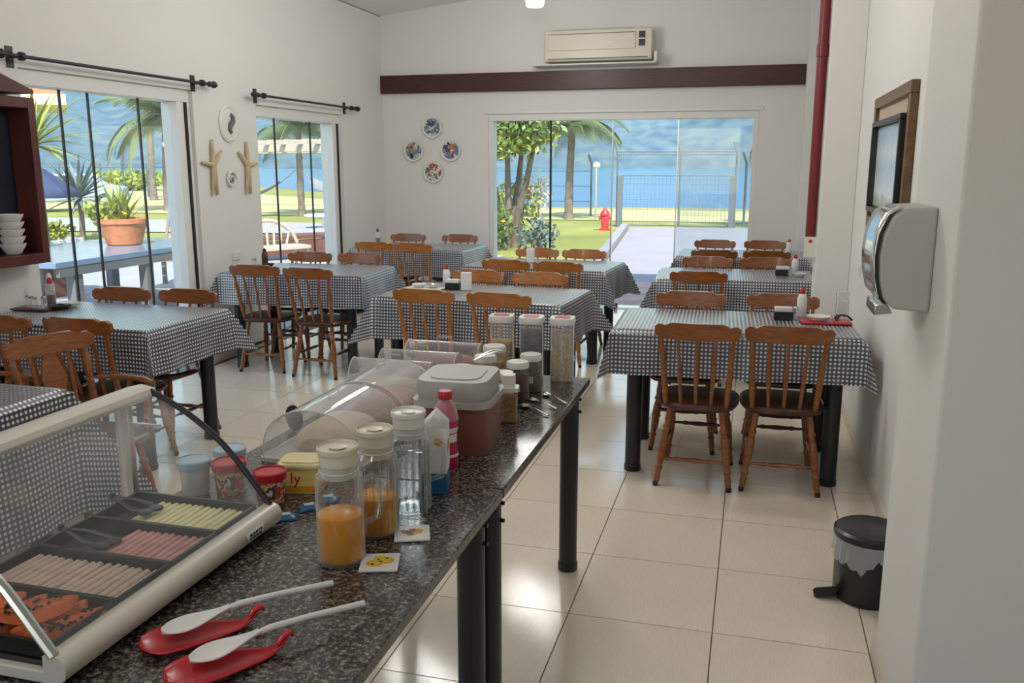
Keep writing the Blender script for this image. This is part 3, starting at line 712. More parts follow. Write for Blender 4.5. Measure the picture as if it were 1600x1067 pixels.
# ------------------------------------------------------------------ spoons on red rests
def spoon_rest(x, y, rz, label, grp):
    t = thing('spoon_rest', label, 'spoon rest', (x, y, CT+.0005), R(rz), grp)
    def fn(u, v):
        s = u; wd = .054*math.sin(PI*min(1, (s*1.02)**.62))**.8*(1-.35*s) if s < .985 else .004
        wd = max(wd, .007 if s > .6 else .0012); q = v*2-1
        z = .002 + .010*q*q*(wd/.045)*1.2 + (.022*max(0, (s-.80)/.2)**2 if s > .8 else 0) + (.009 if s < .04 else .009*max(0, 1-s/.15))
        return (-.085+.20*s, wd*q, z)
    MB().grid(30, 12, fn).build('dish', M['red'], t, solid=.004)
    MB().path([(.098, 0, .012), (.110, 0, .026), (.122, .002, .029), (.128, .004, .022)], [.006, .007, .007, .005], 8, flat=.7).build('curled_tip', M['red'], t)
def long_spoon(x, y, rz, L, label, grp):
    t = thing('serving_spoon', label, 'spoon', (x, y, CT+.014), R(rz), grp)
    def fn(u, v):
        s = u**1.5; q = v*2-1
        wd = .027*math.sqrt(max(.0004, 1-((s-.32)/.32)**2)) if s < .32 else .027*(.5+.5*math.cos(PI*(s-.32)/.68))*.82+.0049
        return (-.045+.115*s, wd*q, .006+.007*q*q + .012*s*s)
    MB().grid(32, 10, fn).build('bowl', M['white'], t, solid=.003)
    MB().path([(.055, 0, .018), (.09, 0, .022), (L*.6, 0, .020), (L, 0, .012)], [.0045, .006, .0055, .006], 10).build('handle', M['white'], t)
spoon_rest(-.915, 1.205, 46, 'red spoon rest farther from the camera beside the food display', 'red spoon rests')
spoon_rest(-.815, 1.135, 48, 'red spoon rest nearest the camera at the counter edge', 'red spoon rests')
long_spoon(-.925, 1.215, 49, .268, 'long white serving spoon on the red rest farther from the camera', 'white serving spoons')
long_spoon(-.825, 1.152, 51, .268, 'long white serving spoon on the red rest nearest the camera', 'white serving spoons')

# ------------------------------------------------------------------ tubs and cartons
def rtub(x, y, r, h, lidm, bodym, label, grp=None, band=None, rz=0):
    t = thing('ice_cream_tub', label, 'tub', (x, y, CT+.0005), R(rz), grp)
    bd = MB().lathe([(r*.78, 0), (r*.82, .003), (r*.97, h), (r*.93, h)], 32).build('pot', M[bodym], t)
    if band: MB().lathe([(r*.86, h*.28), (r*.955, h*.80)], 32, close=False).build('print_band', M[band], bd)
    MB().lathe([(r*1.04, h-.010), (r*1.07, h-.006), (r*1.06, h+.008), (r*.98, h+.011), (r*.96, h+.008), (r*.2, h+.008)], 32).build('lid', M[lidm], t)
    return t
M['fruitprint'] = patch_mat('fruit_print', [(.75, .62, .45), (.62, .08, .07), (.80, .76, .66), (.7, .35, .12), (.10, .08, .07)], 45)
rtub(-1.108, 1.80, .038, .078, 'red', 'fruitprint', 'red-lidded ice cream tub in the open just past the display glass')
rtub(-1.245, 1.835, .040, .078, 'red', 'fruitprint', 'red-lidded ice cream tub seen through the display glass')
rtub(-1.335, 1.82, .040, .080, 'lblue', 'white', 'pale blue lidded tub leftmost behind the display glass')
rtub(-1.300, 1.925, .040, .080, 'lblue', 'white', 'pale blue lidded tub behind the red-lidded one')
t = thing('margarine_tub', 'rectangular margarine tub with cream yellow lid and red lettering', 'tub', (-1.085, 1.925, CT+.0005), R(12))
MB().prism(rrect(.105, .085, .018), 0, .070).build('pot', M['yellow'], t)
lt = MB().prism(rrect(.118, .098, .02), .066, .078, inset=.03).build('lid', M['cream'], t); lt.data.materials[0] = mat('pale_yellow_lid', (.78, .68, .36), .4)
MB().prism(rrect(.098, .078, .018), .078, .082).build('lid_panel', lt.data.materials[0], lt)
def text_part(s, size, m, parent, loc, rot):
    c = bpy.data.curves.new('print', 'FONT'); c.body = s; c.size = size; c.extrude = .0004; c.align_x = 'CENTER'
    tmp = bpy.data.objects.new('tmp', c); me = bpy.data.meshes.new_from_object(tmp); bpy.data.objects.remove(tmp)
    me.materials.clear(); me.materials.append(M[m]); o = linkmesh('lettering', me, parent, loc, rot); return o
text_part('ly', .042, 'red', t, (-.01, -.0432, .026), (PI/2, 0, 0))
BX(-.05, .05, -.0429, -.0424, .004, .02).build('print_band', M['orangep'], t)
# blue wrapped sachets
for x, y, rz, lb in ((-1.03, 1.73, 30, 'small blue and white sachet against the display corner'), (-1.005, 1.80, 40, 'small blue sachet lying beside the red-lidded tub'), (-.985, 1.86, 25, 'small blue sachet farthest along the counter')):
    t = thing('sachet', lb, 'sachet', (x, y, CT+.0005), R(rz), 'blue sachets')
    MB().grid(8, 8, lambda u, v: ((u-.5)*.055, (v-.5)*.04, .001+.010*math.sin(PI*u)**.5*math.sin(PI*v)**.5)).build('foil', M['blue'], t, solid=.001)
    BX(-.012, .012, -.008, .008, .0105, .0125).build('print', M['lblue'], t)
# milk carton
t = thing('drink_carton', 'white drink carton with blue base behind the water jug', 'carton', (-.752, 2.005, CT+.0005), R(14))
BX(-.032, .032, -.04, .04, 0, .055).build('blue_base', M['blue'], t, bevel=.002); BX(-.032, .032, -.04, .04, .055, .175).build('carton_body', M['napkin'], t, bevel=.002)
MB().add([(-.032, -.04, .175), (.032, -.04, .175), (.032, .04, .175), (-.032, .04, .175), (0, -.038, .208), (0, .038, .208)], [(0, 1, 4), (1, 2, 5, 4), (2, 3, 5), (3, 0, 4, 5)]).build('gable_top', M['napkin'], t, solid=.001)
for dx, dy, rr, c in ((.0325, -.015, .014, 'orangep'), (.0325, .008, .012, 'orangep'), (.0325, -.004, .010, 'greenp')):
    MB().lathe([(rr, 0), (rr*.9, .0006)], 14, Matrix.Translation((dx, dy, .13-abs(dy)*.8)) @ Matrix.Rotation(PI/2, 4, 'Y')).build('printed_fruit', M[c], t)
MB().lathe([(.012, -.0006), (.010, 0)], 14, Matrix.Translation((.012, -.0405, .14)) @ Matrix.Rotation(PI/2, 4, 'X')).build('printed_fruit', M['orangep'], t)
# pink yoghurt bottle
t = thing('yoghurt_bottle', 'pink drinking yoghurt bottle with red cap', 'bottle', (-.785, 2.175, CT+.0005), 0)
MB().lathe([(.030, 0), (.034, .008), (.034, .05), (.029, .085), (.034, .12), (.036, .14), (.030, .17), (.018, .188)], 28).build('bottle_body', M['pink'], t)
MB().lathe([(.0348, .035), (.0302, .075), (.0310, .10), (.0348, .118)], 28, close=False).build('paper_label', M['napkin'], t)
MB().lathe([(.0366, .138), (.031, .170), (.0185, .190), (.0165, .198)], 28, close=False).build('shoulder', M['acryl'], t)
MB().lathe([(.0185, .194), (.0195, .197), (.0195, .214), (.017, .217)], 24).build('cap', M['red'], t)
# big tub
t = thing('food_tub', 'large terracotta-coloured food tub with grey raised lid', 'tub', (-.815, 2.385, CT+.0005), R(4))
MB().prism(rrect(.215, .235, .045), 0, .145, inset=.02).build('tub_body', M['tubbody'], t)
l = MB().prism(rrect(.235, .255, .05), .140, .158).build('lid_rim', M['tubgrey'], t)
MB().prism(rrect(.215, .235, .045), .158, .215, inset=.035).build('lid', M['tubgrey'], t)
MB().prism(rrect(.15, .165, .04), .2148, .218).build('lid_panel', M['tubgrey'], t)

# ------------------------------------------------------------------ clear covers over cakes
def cover(x, y, rz, L, W, H, label, cake, cakem, base='greyside'):
    t = thing('food_cover', label, 'food cover', (x, y, CT+.0005), R(rz), 'clear arched food covers')
    MB().prism(rrect(W+.02, L+.02, .02), 0, .012).build('tray', M[base], t)
    n = 18
    def fn(u, v):
        a = PI*u; return (-W/2*math.cos(a), (v-.5)*L, .012+H*math.sin(a)**.75)
    MB().grid(n, 6, fn).build('cover_arch', M['acryl'], t)
    for s in (-1, 1):
        pts = [(-W/2*math.cos(PI*i/n), s*L/2, .012+H*math.sin(PI*i/n)**.75) for i in range(n+1)]
        c = MB().add(pts, [tuple(range(n+1))]).build('cover_end', M['acryl'], t)
        MB().path(pts, .0025, 6).build('cover_rim', M['rimglass'], t)
    MB().path([(0, -.03, .012+H), (0, -.03, .03+H), (0, .03, .03+H), (0, .03, .012+H)], .004, 8).build('knob', M['acryl'], t)
    return t
M['bread'] = mat('pale_bread', (.68, .58, .44), .7, noise=.1, scale=20); M['cake'] = mat('brown_cake', (.20, .075, .045), .7, noise=.35, scale=40, bump=.4, bscale=60); M['roseham'] = mat('rose_cake', (.42, .20, .16), .6, noise=.2, scale=30)
def loaf(x, y, rz, L, W, H, m, label, cat, n=1):
    t = MB(); n = 14
    def fn(u, v):
        a = PI*u; e = 1-.35*abs(2*v-1)**6; return (-W/2*math.cos(a)*e, (v-.5)*L, H*e*math.sin(a)**.55)
    t.grid(n, 12, fn); t.add([fn(i/n, 0) for i in range(n+1)], [tuple(range(n+1))]); t.add([fn(i/n, 1) for i in range(n+1)], [tuple(reversed(range(n+1)))])
    o = t.build('cake_loaf', M[m], None, (x, y, CT+.013), R(rz)); tag(o, label, cat); return o
cover(-1.15, 2.235, 0, .30, .30, .145, 'nearest clear arched cover holding pale bread', None, None)
loaf(-1.14, 2.235, 0, .24, .20, .085, 'bread', 'pale bread loaf under the nearest clear cover', 'bread')
cover(-1.15, 2.575, 0, .30, .30, .145, 'second clear arched cover from the camera, over brown cake', None, None)
loaf(-1.13, 2.575, 0, .24, .2, .075, 'roseham', 'brown pink loaf under the second clear cover', 'cake')
cover(-1.22, 2.83, 90, .30, .115, .125, 'narrow clear cover turned crosswise with a white tray, third along', None, None, 'white')
loaf(-1.20, 2.83, 90, .2, .075, .06, 'bread', 'pale loaf under the third narrow clear cover', 'bread')
cover(-1.18, 3.00, 90, .30, .13, .125, 'narrow clear cover over dark brown cake, fourth along the counter', None, None, 'white')
loaf(-1.18, 3.00, 90, .26, .095, .075, 'cake', 'dark brown cake under the fourth clear cover', 'cake')
cover(-1.15, 3.19, 90, .30, .13, .125, 'farthest narrow clear cover over rose coloured cake', None, None, 'white')
loaf(-1.15, 3.19, 90, .26, .095, .075, 'roseham', 'rose coloured cake under the farthest clear cover', 'cake')
t = thing('pan_lid', 'small round black lid standing at the counter edge behind the clear covers', 'lid', (-1.355, 2.36, CT+.001), R(-25))
MB().lathe([(.010, -.004), (.040, -.004), (.042, 0), (.040, .004), (.010, .005)], 28, Matrix.Translation((0, 0, .042)) @ Matrix.Rotation(PI/2, 4, 'X')).build('disc', M['blackp'], t)
MB().lathe([(.014, .004), (.012, .014), (.006, .016)], 16, Matrix.Translation((0, 0, .042)) @ Matrix.Rotation(PI/2, 4, 'X')).build('knob', M['iron'], t)

# ------------------------------------------------------------------ jars
M['granola'] = mat('granola', (.34, .19, .09), .8, noise=.5, scale=90); M['cocoa'] = mat('cocoa', (.085, .03, .025), .8, noise=.3, scale=60)
M['oats'] = mat('oats', (.52, .40, .24), .9, noise=.35, scale=90); M['cornfl'] = mat('corn_flakes', (.55, .34, .12), .8, noise=.45, scale=60); M['herb'] = mat('mixed_grain', (.16, .11, .06), .8, noise=.5, scale=80); M['purple'] = mat('purple_cereal', (.075, .05, .065), .8, noise=.4, scale=70)
def jar(x, y, r, h, fm, label, fill=.8, clamp=False):
    t = thing('food_jar', label, 'jar', (x, y, CT+.0005), 0, 'white-lidded glass jars')
    MB().lathe([(r*.9, 0), (r, .006), (r, h*.78), (r*.82, h*.88), (r*.82, h)], 28, close=False).build('glass_body', M['clear'], t)
    MB().lathe([(r*.85, .003), (r*.94, .008), (r*.94, h*fill*.9), (r*.8, h*fill*.93)], 24).build('filling', M[fm], t)
    MB().lathe([(r*.90, h-.008), (r*.98, h-.006), (r*.98, h+.010), (r*.90, h+.016), (r*.3, h+.017)], 28).build('lid', M['white'], t)
    BX(-r*.45, r*.45, -r*1.015, -r*.99, h*.32, h*.52).build('paper_label', M['napkin'], t)
    if clamp:
        MB().path([(-r, 0, h*.8), (-r*1.15, -.005, h*.95), (-r*1.0, -.008, h+.012), (-r*.5, -.01, h+.025)], .0022, 6).build('clamp', M['steel'], t)
    return t
jar(-.930, 2.735, .047, .135, 'oats', 'wide jar with wire clamp behind the big tub', .55, True)
jar(-.895, 2.905, .042, .14, 'granola', 'white-lidded jar of grain in the middle of the left jar row')
jar(-.905, 3.055, .044, .145, 'cornfl', 'white-lidded jar of cereal farthest in the left jar row')
jar(-.795, 2.775, .040, .115, 'oats', 'white-lidded jar of pale flakes nearest in the right jar row')
jar(-.775, 2.905, .041, .125, 'cocoa', 'white-lidded jar of dark brown powder in the right jar row')
jar(-.760, 3.035, .041, .125, 'herb', 'white-lidded jar of dark grain farthest in the right jar row')
t = thing('dispenser_jar', 'small square jar with tall white dispenser lid in front of the jar rows', 'jar', (-.735, 2.645, CT+.0005), R(10))
MB().prism(rrect(.056, .056, .012), 0, .105).build('glass_body', M['clear'], t)
MB().prism(rrect(.050, .050, .010), .003, .085).build('filling', M['granola'], t)
MB().prism(rrect(.062, .062, .014), .103, .116).build('lid', M['white'], t)
MB().prism(rrect(.042, .042, .01), .116, .156, inset=.05).build('dispenser_cap', M['white'], t)
t = thing('tongs', 'metal tongs laid across the white jar lids', 'tongs', (-.905, 2.80, CT+.155), R(62))
for s in (-1, 1):
    MB().path([(0, 0, .004), (.05, s*.006, .016), (.10, s*.014, .022), (.145, s*.006, .018)], [.004, .006, .006, .004], 8, flat=.4).build('tong_arm', M['steel'], t)
def canister(x, y, fm, label, fill, h=.235):
    t = thing('cereal_canister', label, 'canister', (x, y, CT+.0005), R(6), 'tall clear cereal canisters')
    MB().prism(rrect(.086, .086, .02), 0, h).build('clear_body', M['acryl'], t)
    MB().prism(rrect(.080, .080, .018), .004, h*fill).build('filling', M[fm], t)
    l = MB().prism(rrect(.096, .096, .024), h-.012, h+.012, inset=.03).build('lid', M['white'], t)
    MB().prism(rrect(.060, .052, .015), h+.012, h+.014).build('red_flap', M['red'], l)
canister(-.925, 3.225, 'cornfl', 'tall canister of cornflakes with red lid flap, left of three', .62)
canister(-.805, 3.225, 'purple', 'tall canister of dark cereal with red lid flap, middle of three', .80)
canister(-.685, 3.235, 'oats', 'tall canister of pale oats with red lid flap at the counter end', .82)
def tspoon(x, y, rz, label):
    t = thing('metal_spoon', label, 'spoon', (x, y, CT+.0008), R(rz), 'metal spoons by the jars')
    MB().grid(12, 8, lambda u, v: (-.022+.05*u, .016*math.sin(PI*(.03+.94*u))*(2*v-1), .001+.006*(2*v-1)**2+.004*(1-math.sin(PI*u)))).build('bowl', M['steel'], t, solid=.0012)
    MB().path([(.025, 0, .004), (.05, 0, .012), (.09, 0, .008), (.135, 0, .004)], [.0025, .003, .004, .0055], 8, flat=.4).build('handle', M['steel'], t)
tspoon(-.722, 2.815, -42, 'metal spoon nearest the camera beside the jars')
tspoon(-.715, 2.900, -40, 'middle metal spoon beside the jars')
tspoon(-.690, 2.985, -45, 'metal spoon farthest from the camera beside the jars')

# ------------------------------------------------------------------ table condiments
ZT = TT+.0055
def sauce(x, y, label, h=.13, capm='red', bm='acryl', fill='sauce'):
    t = thing('sauce_bottle', label, 'bottle', (x, y, ZT), 0, 'condiment bottles')
    MB().lathe([(.023, 0), (.026, .004), (.026, h*.62), (.021, h*.74), (.012, h*.82)], 18).build('bottle_body', M[bm], t)
    MB().lathe([(.023, .003), (.023, h*.4)], 16).build('filling', M[fill], t)
    MB().lathe([(.0145, h*.80), (.016, h*.82), (.014, h*.93), (.006, h)], 16).build('cap', M[capm], t)
def napbox(x, y, rz, label, m='blackp'):
    t = thing('napkin_holder', label, 'napkin holder', (x, y, ZT), R(rz), 'napkin holders')
    BX(-.05, .05, -.03, .03, 0, .045).build('holder', M[m], t, bevel=.004); BX(-.045, .045, -.024, .024, .045, .068).build('napkins', M['napkin'], t, bevel=.002)
def dish(x, y, label, r=.055, m='white', z=0):
    t = thing('small_dish', label, 'dish', (x, y, ZT+z), 0, 'small condiment dishes')
    MB().lathe([(r*.6, 0), (r*.65, .003), (r*.98, .022), (r, .025), (r*.94, .025), (r*.6, .007), (r*.1, .006)], 24).build('dish', M[m], t)
def tray_flat(x, y, rz, label, m='red'):
    o = MB().prism(rrect(.26, .16, .03), 0, .009, inset=.03).build('condiment_tray', M[m], None, (x, y, ZT), R(rz)); tag(o, label, 'tray', 'condiment trays')
def shaker(x, y, label, z=0):
    t = thing('salt_shaker', label, 'shaker', (x, y, ZT+z), 0, 'glass shakers')
    MB().lathe([(.016, 0), (.018, .003), (.015, .05)], 14).build('glass_body', M['acryl'], t); MB().lathe([(.016, .05), (.016, .062), (.010, .068)], 14).build('cap', M['steel'], t)
# right foreground table
tray_flat(.40, 4.86, 5, 'red tray under the dishes on the right foreground table')
napbox(.185, 4.90, 4, 'black napkin holder with white napkins on the right foreground table')
sauce(.285, 5.02, 'red-capped bottle on the right foreground table', .16, 'red', 'napkin')
shaker(.25, 4.93, 'glass shaker beside the black holder on the right foreground table')
dish(.365, 4.86, 'white oval dish on the red tray of the right foreground table', .062, z=.0095)
t = thing('cutlery_stand', 'clear acrylic stand on a dark red tripod at the right foreground table end', 'stand', (.485, 4.92, ZT))
BX(-.032, .032, -.02, .02, .035, .16).build('clear_box', M['acryl'], t, bevel=.003)
for a in (0, 120, 240): MB().path([(0, 0, .034), (.03*math.cos(R(a)), .03*math.sin(R(a)), .03), (.055*math.cos(R(a)), .055*math.sin(R(a)), .007)], .006, 8).build('tripod_leg', M['darkwood'], t)
BX(-.025, .025, -.013, .013, .04, .11).build('cards', M['napkin'], t)
# second right table
napbox(.235, 6.93, 2, 'black napkin holder on the second right wall table'); sauce(.33, 7.03, 'red-capped bottle on the second right wall table', .15, 'red', 'napkin'); dish(.36, 6.88, 'white dish on the second right wall table', .05); shaker(.29, 6.90, 'shaker by the black holder on the second right wall table')
# third right table
sauce(.34, 8.62, 'red-capped bottle on the farthest right wall table', .14, 'red', 'napkin'); dish(.27, 8.55, 'white dish on the farthest right wall table', .05)
# centre table
sauce(-2.02, 5.66, 'red-capped bottle on the centre table behind the counter', .15, 'red', 'napkin'); tray_flat(-2.12, 5.50, -8, 'pale tray of dishes on the centre table behind the counter', 'white')
dish(-2.16, 5.50, 'white dish on the pale tray of the centre table', .05, 'white', .0095); dish(-2.06, 5.51, 'steel dish on the pale tray of the centre table', .04, 'steel', .0095); napbox(-1.93, 5.54, 0, 'black napkin holder on the centre table')
def menu(x, y, label):
    o = MB().box(-.035, .035, -.02, .02, 0, .12).build('napkin_stack', M['napkin'], None, (x, y, ZT), R(10), bevel=.004); tag(o, label, 'napkins', 'white napkin stacks')
menu(-1.83, 5.52, 'upright white napkin stack on the centre table'); menu(-1.83, 7.28, 'upright white napkin stack on the centre table by the glass door')
dish(-2.0, 7.30, 'white dish on the centre table by the glass door', .05)
# star table
for x, y, lb in ((-3.93, 6.50, 'small dark bottle rack end on the star ornament table'),): sauce(x, y, 'dark bottle against the wall on the star ornament table', .14, 'blackp', 'sauce')
dish(-3.84, 6.40, 'dark dish on the star ornament table', .05, 'blackp'); shaker(-3.96, 6.38, 'first shaker against the wall on the star ornament table'); shaker(-3.99, 6.44, 'second shaker against the wall on the star ornament table')
# corner table
sauce(-3.80, 8.52, 'tall dark-capped bottle on the corner table below the plates', .17, 'brown', 'acryl'); dish(-3.68, 8.46, 'white dish on the corner table below the plates', .05)
# left table
sauce(-4.0, 4.23, 'red-capped sauce bottle on the left table below the cabinet', .17, 'red', 'acryl'); sauce(-4.05, 4.28, 'white-capped bottle behind the red-capped one on the left table', .19, 'white', 'acryl', 'oats')
dish(-3.86, 4.15, 'dark oval dish at the right of the left table condiments', .06, 'blackp'); dish(-3.87, 4.24, 'white dish behind the dark one on the left table', .05, 'white')
tray_flat(-4.0, 4.11, 0, 'dark red tray of condiments on the left table', 'darkwood'); shaker(-4.06, 4.12, 'left shaker on the dark red tray of the left table', .0095); shaker(-4.0, 4.10, 'middle shaker on the dark red tray of the left table', .0095); shaker(-3.94, 4.11, 'right shaker on the dark red tray of the left table', .0095)

# ------------------------------------------------------------------ wall things
def rod(y0, y1, z, label):
    t = thing('curtain_rod', label, 'curtain rod', (XL, y0, z), 0, 'wrought iron curtain rods')
    L = y1-y0
    MB().path([(.09, .06, 0), (.09, L-.06, 0)], .011, 10).build('rod', M['iron'], t)
    for s, y in ((1, .15), (-1, L-.15)):
        b = MB().box(0, .008, y-.025, y+.025, -.06, .06); b.path([(.004, y, 0), (.06, y, 0), (.09, y, -.012)], .010, 8)
        b.lathe([(.005, -.02), (.025, -.012), (.025, .012), (.005, .02)], 14, Matrix.Translation((.09, y, 0)) @ Matrix.Rotation(PI/2, 4, 'X')); b.build('bracket', M['iron'], t)
    for s, y in ((-1, .06), (1, L-.06)):
        MB().lathe([(.012, -.01), (.022, 0), (.012, .02), (.012, .03), (.028, .055), (.024, .075), (.008, .105), (.001, .12)], 12, Matrix.Translation((.09, y, 0)) @ Matrix.Rotation(-s*PI/2, 4, 'X')).build('finial', M['iron'], t)
rod(4.18, 6.22, 2.215, 'black iron curtain rod above the first window'); rod(6.80, 8.83, 2.185, 'black iron curtain rod above the second window')
# round white plaque
t = thing('wall_plaque', 'round white plaque with a dark seahorse relief on the left wall', 'plaque', (XL, 6.52, 1.935))
RY = Matrix.Rotation(PI/2, 4, 'Y')
MB().lathe([(.15, 0), (.155, .012), (.135, .022), (.12, .016), (.105, .022), (.02, .018)], 40, RY, sy=.88).build('disc', M['white'], t)
MB().path([(.026, .01, .075), (.028, .035, .05), (.028, .03, .02), (.028, -.005, -.01), (.028, -.02, -.045), (.026, 0, -.075), (.026, .02, -.065)], [.012, .018, .022, .024, .018, .012, .006], 8).build('relief_figure', M['greywood'], t)
M['driftwood'] = mat('driftwood', (.58, .47, .30), .8, noise=.2, scale=14)
def star(y, z, label, flip):
    t = thing('starfish_ornament', label, 'ornament', (XL, y, z), 0, 'wooden starfish ornaments')
    for a, l in ((90, .20), (42, .17), (172, .15), (263, .24), (279, .24)):
        a = R(a); c, s = math.cos(a)*flip, math.sin(a)
        MB().path([(.02, 0, 0), (.022, c*l*.5, s*l*.5), (.018, c*l, s*l)], [.024, .019, .011], 8, flat=.9).build('arm', M['driftwood'], t)
star(6.25, 1.60, 'left wooden starfish ornament below the white plaque', 1); star(6.75, 1.595, 'right wooden starfish ornament below the white plaque', -1)
t = thing('shell_ornament', 'small grey and white spiral shell ornament between the starfish', 'ornament', (XL, 6.50, 1.48))
MB().path([(.02, .075*math.cos(k*.5)*(1-k/26), .075*math.sin(k*.5)*(1-k/26)) for k in range(24)], [.014*(1-k/30) for k in range(24)], 8).build('spiral', M['white'], t)
MB().lathe([(.028, 0), (.02, .02), (.005, .03)], 14, RY).build('centre', M['greywood'], t)
def outlet(loc, rz, label):
    t = thing('wall_socket', label, 'socket', loc, rz)
    BX(0, .010, -.055, .055, -.035, .035).build('plate', M['white'], t, bevel=.003)
    for y in (-.022, .022): BX(.010, .0115, y-.012, y+.012, -.012, .012).build('socket_face', M['frame'], t)
outlet((XL, 6.51, .845), 0, 'white wall socket on the left wall between the windows'); outlet((XR, 5.63, .98), PI, 'white switch plate on the right wall above the table')
# plates
def plate(x, z, label, cols, seed):
    t = thing('wall_plate', label, 'plate', (x, YB, z), 0, 'painted plates on the back wall')
    RX = Matrix.Rotation(PI/2, 4, 'X')
    MB().lathe([(.06, 0), (.075, .006), (.118, .022), (.121, .024), (.119, .027), (.117, .026)], 36, RX).build('rim', M['white'], t)
    MB().lathe([(.118, .0258), (.08, .0262), (.01, .0265)], 36, RX).build('painted_face', patch_mat('plate_paint_%d' % seed, cols, 27, .25, seed*3.1), t)
navyc, whc, blc, orc, ylc, rdc, gnc = (.02, .035, .09), (.62, .64, .66), (.10, .20, .38), (.55, .17, .05), (.50, .36, .08), (.42, .04, .05), (.10, .16, .04)
plate(-3.603, 2.024, 'top painted plate in grey and blue on the back wall', [(.30, .36, .42), blc, navyc, whc, (.16, .2, .26)], 1)
plate(-3.837, 1.759, 'left painted plate with blue and ochre figures', [blc, whc, navyc, ylc, (.5, .3, .15)], 2)
plate(-3.382, 1.764, 'right painted plate with orange and blue scene', [whc, navyc, orc, blc, (.7, .6, .5)], 3)
plate(-3.597, 1.519, 'bottom painted plate with red and green scene', [whc, rdc, gnc, (.68, .6, .5), (.12, .12, .14)], 4)
# air conditioner
t = thing('air_conditioner', 'cream split air conditioner above the wooden beam', 'air conditioner', (-1.675, YB, 2.835))
BX(-.575, .575, -.20, 0, -.155, .165).build('body', M['cream'], t, bevel=.02, seg=3)
BX(-.53, .40, -.212, -.199, -.045, .115).build('front_panel', M['cream'], t, bevel=.005)
BX(-.53, .40, -.203, -.1995, .118, .124).build('panel_groove', M['greywood'], t)
BX(.435, .50, -.208, -.199, -.02, .125).build('display', M['blackp'], t); BX(.43, .505, -.210, -.2, .045, .058).build('display_bar', M['white'], t)
BX(-.53, .53, -.206, -.199, -.135, -.125).build('louvre', M['greywood'], t)
BX(.08, .16, -.2135, -.2118, .02, .035).build('badge', M['white'], t)
BX(-.50, -.10, -.15, -.05, .165, .172).build('top_grille', M['greywood'], t); BX(-.06, .36, -.15, -.05, .165, .172).build('top_grille', M['greywood'], t)
BX(-.70, .62, -.23, 0, -.195, -.180).build('drip_tray', M['white'], t, bevel=.004); BX(.60, .63, -.23, 0, -.18, -.08).build('drip_tray_end', M['white'], t, bevel=.004)
# lamps: one in view, the others added unseen to light the room
def pendant(x, y, zb, label, k=1.0):
    t = thing('pendant_lamp', label, 'lamp', (x, y, zb), 0, 'ceiling pendant lamps')
    zt = Zc(x)-zb
    MB().path([(0, 0, .15), (0, 0, zt)], .006, 8).build('cord', M['white'], t)
    MB().lathe([(.03, .13), (.045, .135), (.045, .19), (.02, .2)], 20).build('holder', M['white'], t)
    MB().lathe([(.06, 0), (.078, .008), (.085, .06), (.08, .12), (.045, .135)], 28).build('glowing_shade', M['lamp'], t)
    l = bpy.data.lights.new('lamp_light', 'POINT'); l.energy = LAMP_W*k; l.shadow_soft_size = .2; l.color = (1, .975, .94)
    lo = bpy.data.objects.new('lamp_light', l); COL.objects.link(lo); lo.parent = t; lo.location = (0, 0, -.21)
pendant(-1.98, 8.0, 2.985, 'glowing white ceiling lamp at the top picture edge', .55)
pendant(-1.2, 4.6, 3.05, 'unseen fill lamp added over the centre tables', 1.5); pendant(-2.5, 6.3, 2.95, 'unseen fill lamp added over the star ornament table', .75)  # out-of-view lamps added to brighten the room
pendant(-3.5, 1.2, 2.95, 'unseen fill lamp added over the leftmost table', .7); pendant(-1.0, .5, 3.0, 'unseen fill lamp added over the near counter', .55); pendant(.7, -1.0, 3.0, 'unseen fill lamp added behind the camera', .15)  # added off-frame lamps that fill the near end with light
# red pipe
t = thing('fire_pipe', 'dark red vertical pipe with white tag beside the right pier', 'pipe', (.385, 6.34, 0))
MB().path([(0, 0, .98), (0, 0, Zc(.39))], .034, 16).build('pipe', M['redpipe'], t)
MB().lathe([(.04, 2.30), (.04, 2.38)], 16).build('coupling', M['redpipe'], t)
BX(-.04, .04, -.045, -.036, .98, 1.12).build('tag_plate', M['white'], t); MB().lathe([(.012, -.048), (.010, -.045)], 12, Matrix.Translation((0, 0, 1.09)) @ Matrix.Diagonal((1, 1, 1, 1)) @ Matrix.Rotation(PI/2, 4, 'X') @ Matrix.Translation((0, 0, .093))).build('tag_mark', M['red'], t)
for z in (1.3, 2.6): BX(.0, .045, -.012, .012, z, z+.03).build('clip', M['steel'], t)
# picture on the right wall
t = thing('framed_picture', 'framed seaside painting in a double brown and black frame on the right wall', 'picture', (XR, 4.62, 1.63))
def frame_bars(hy0, hy1, z0, z1, wd, x0, x1, m, nm):
    for a in ((hy0, hy1, z1-wd, z1), (hy0, hy1, z0, z0+wd), (hy0, hy0+wd, z0+wd, z1-wd), (hy1-wd, hy1, z0+wd, z1-wd)):
        BX(x0, x1, a[0], a[1], a[2], a[3]).build(nm, M[m], t, bevel=.004)
M['gilt'] = mat('brown_gilt', (.16, .085, .035), .35, noise=.4, scale=30); M['mat_board'] = mat('mat_board', (.55, .44, .33), .8)
frame_bars(-.55, .63, -.36, .32, .055, -.035, 0, 'gilt', 'outer_frame')
BX(-.014, -.002, -.50, .58, -.31, .27).build('mat_board', M['mat_board'], t)
frame_bars(-.46, .50, -.27, .19, .026, -.055, -.014, 'blackp', 'inner_frame')
m, nt, bb, oo = nodes('seaside_painting'); bb.inputs['Roughness'].default_value = .25
tc = nt.nodes.new('ShaderNodeTexCoord'); sx = nt.nodes.new('ShaderNodeSeparateXYZ'); nz = nt.nodes.new('ShaderNodeTexNoise'); nz.inputs['Scale'].default_value = 9
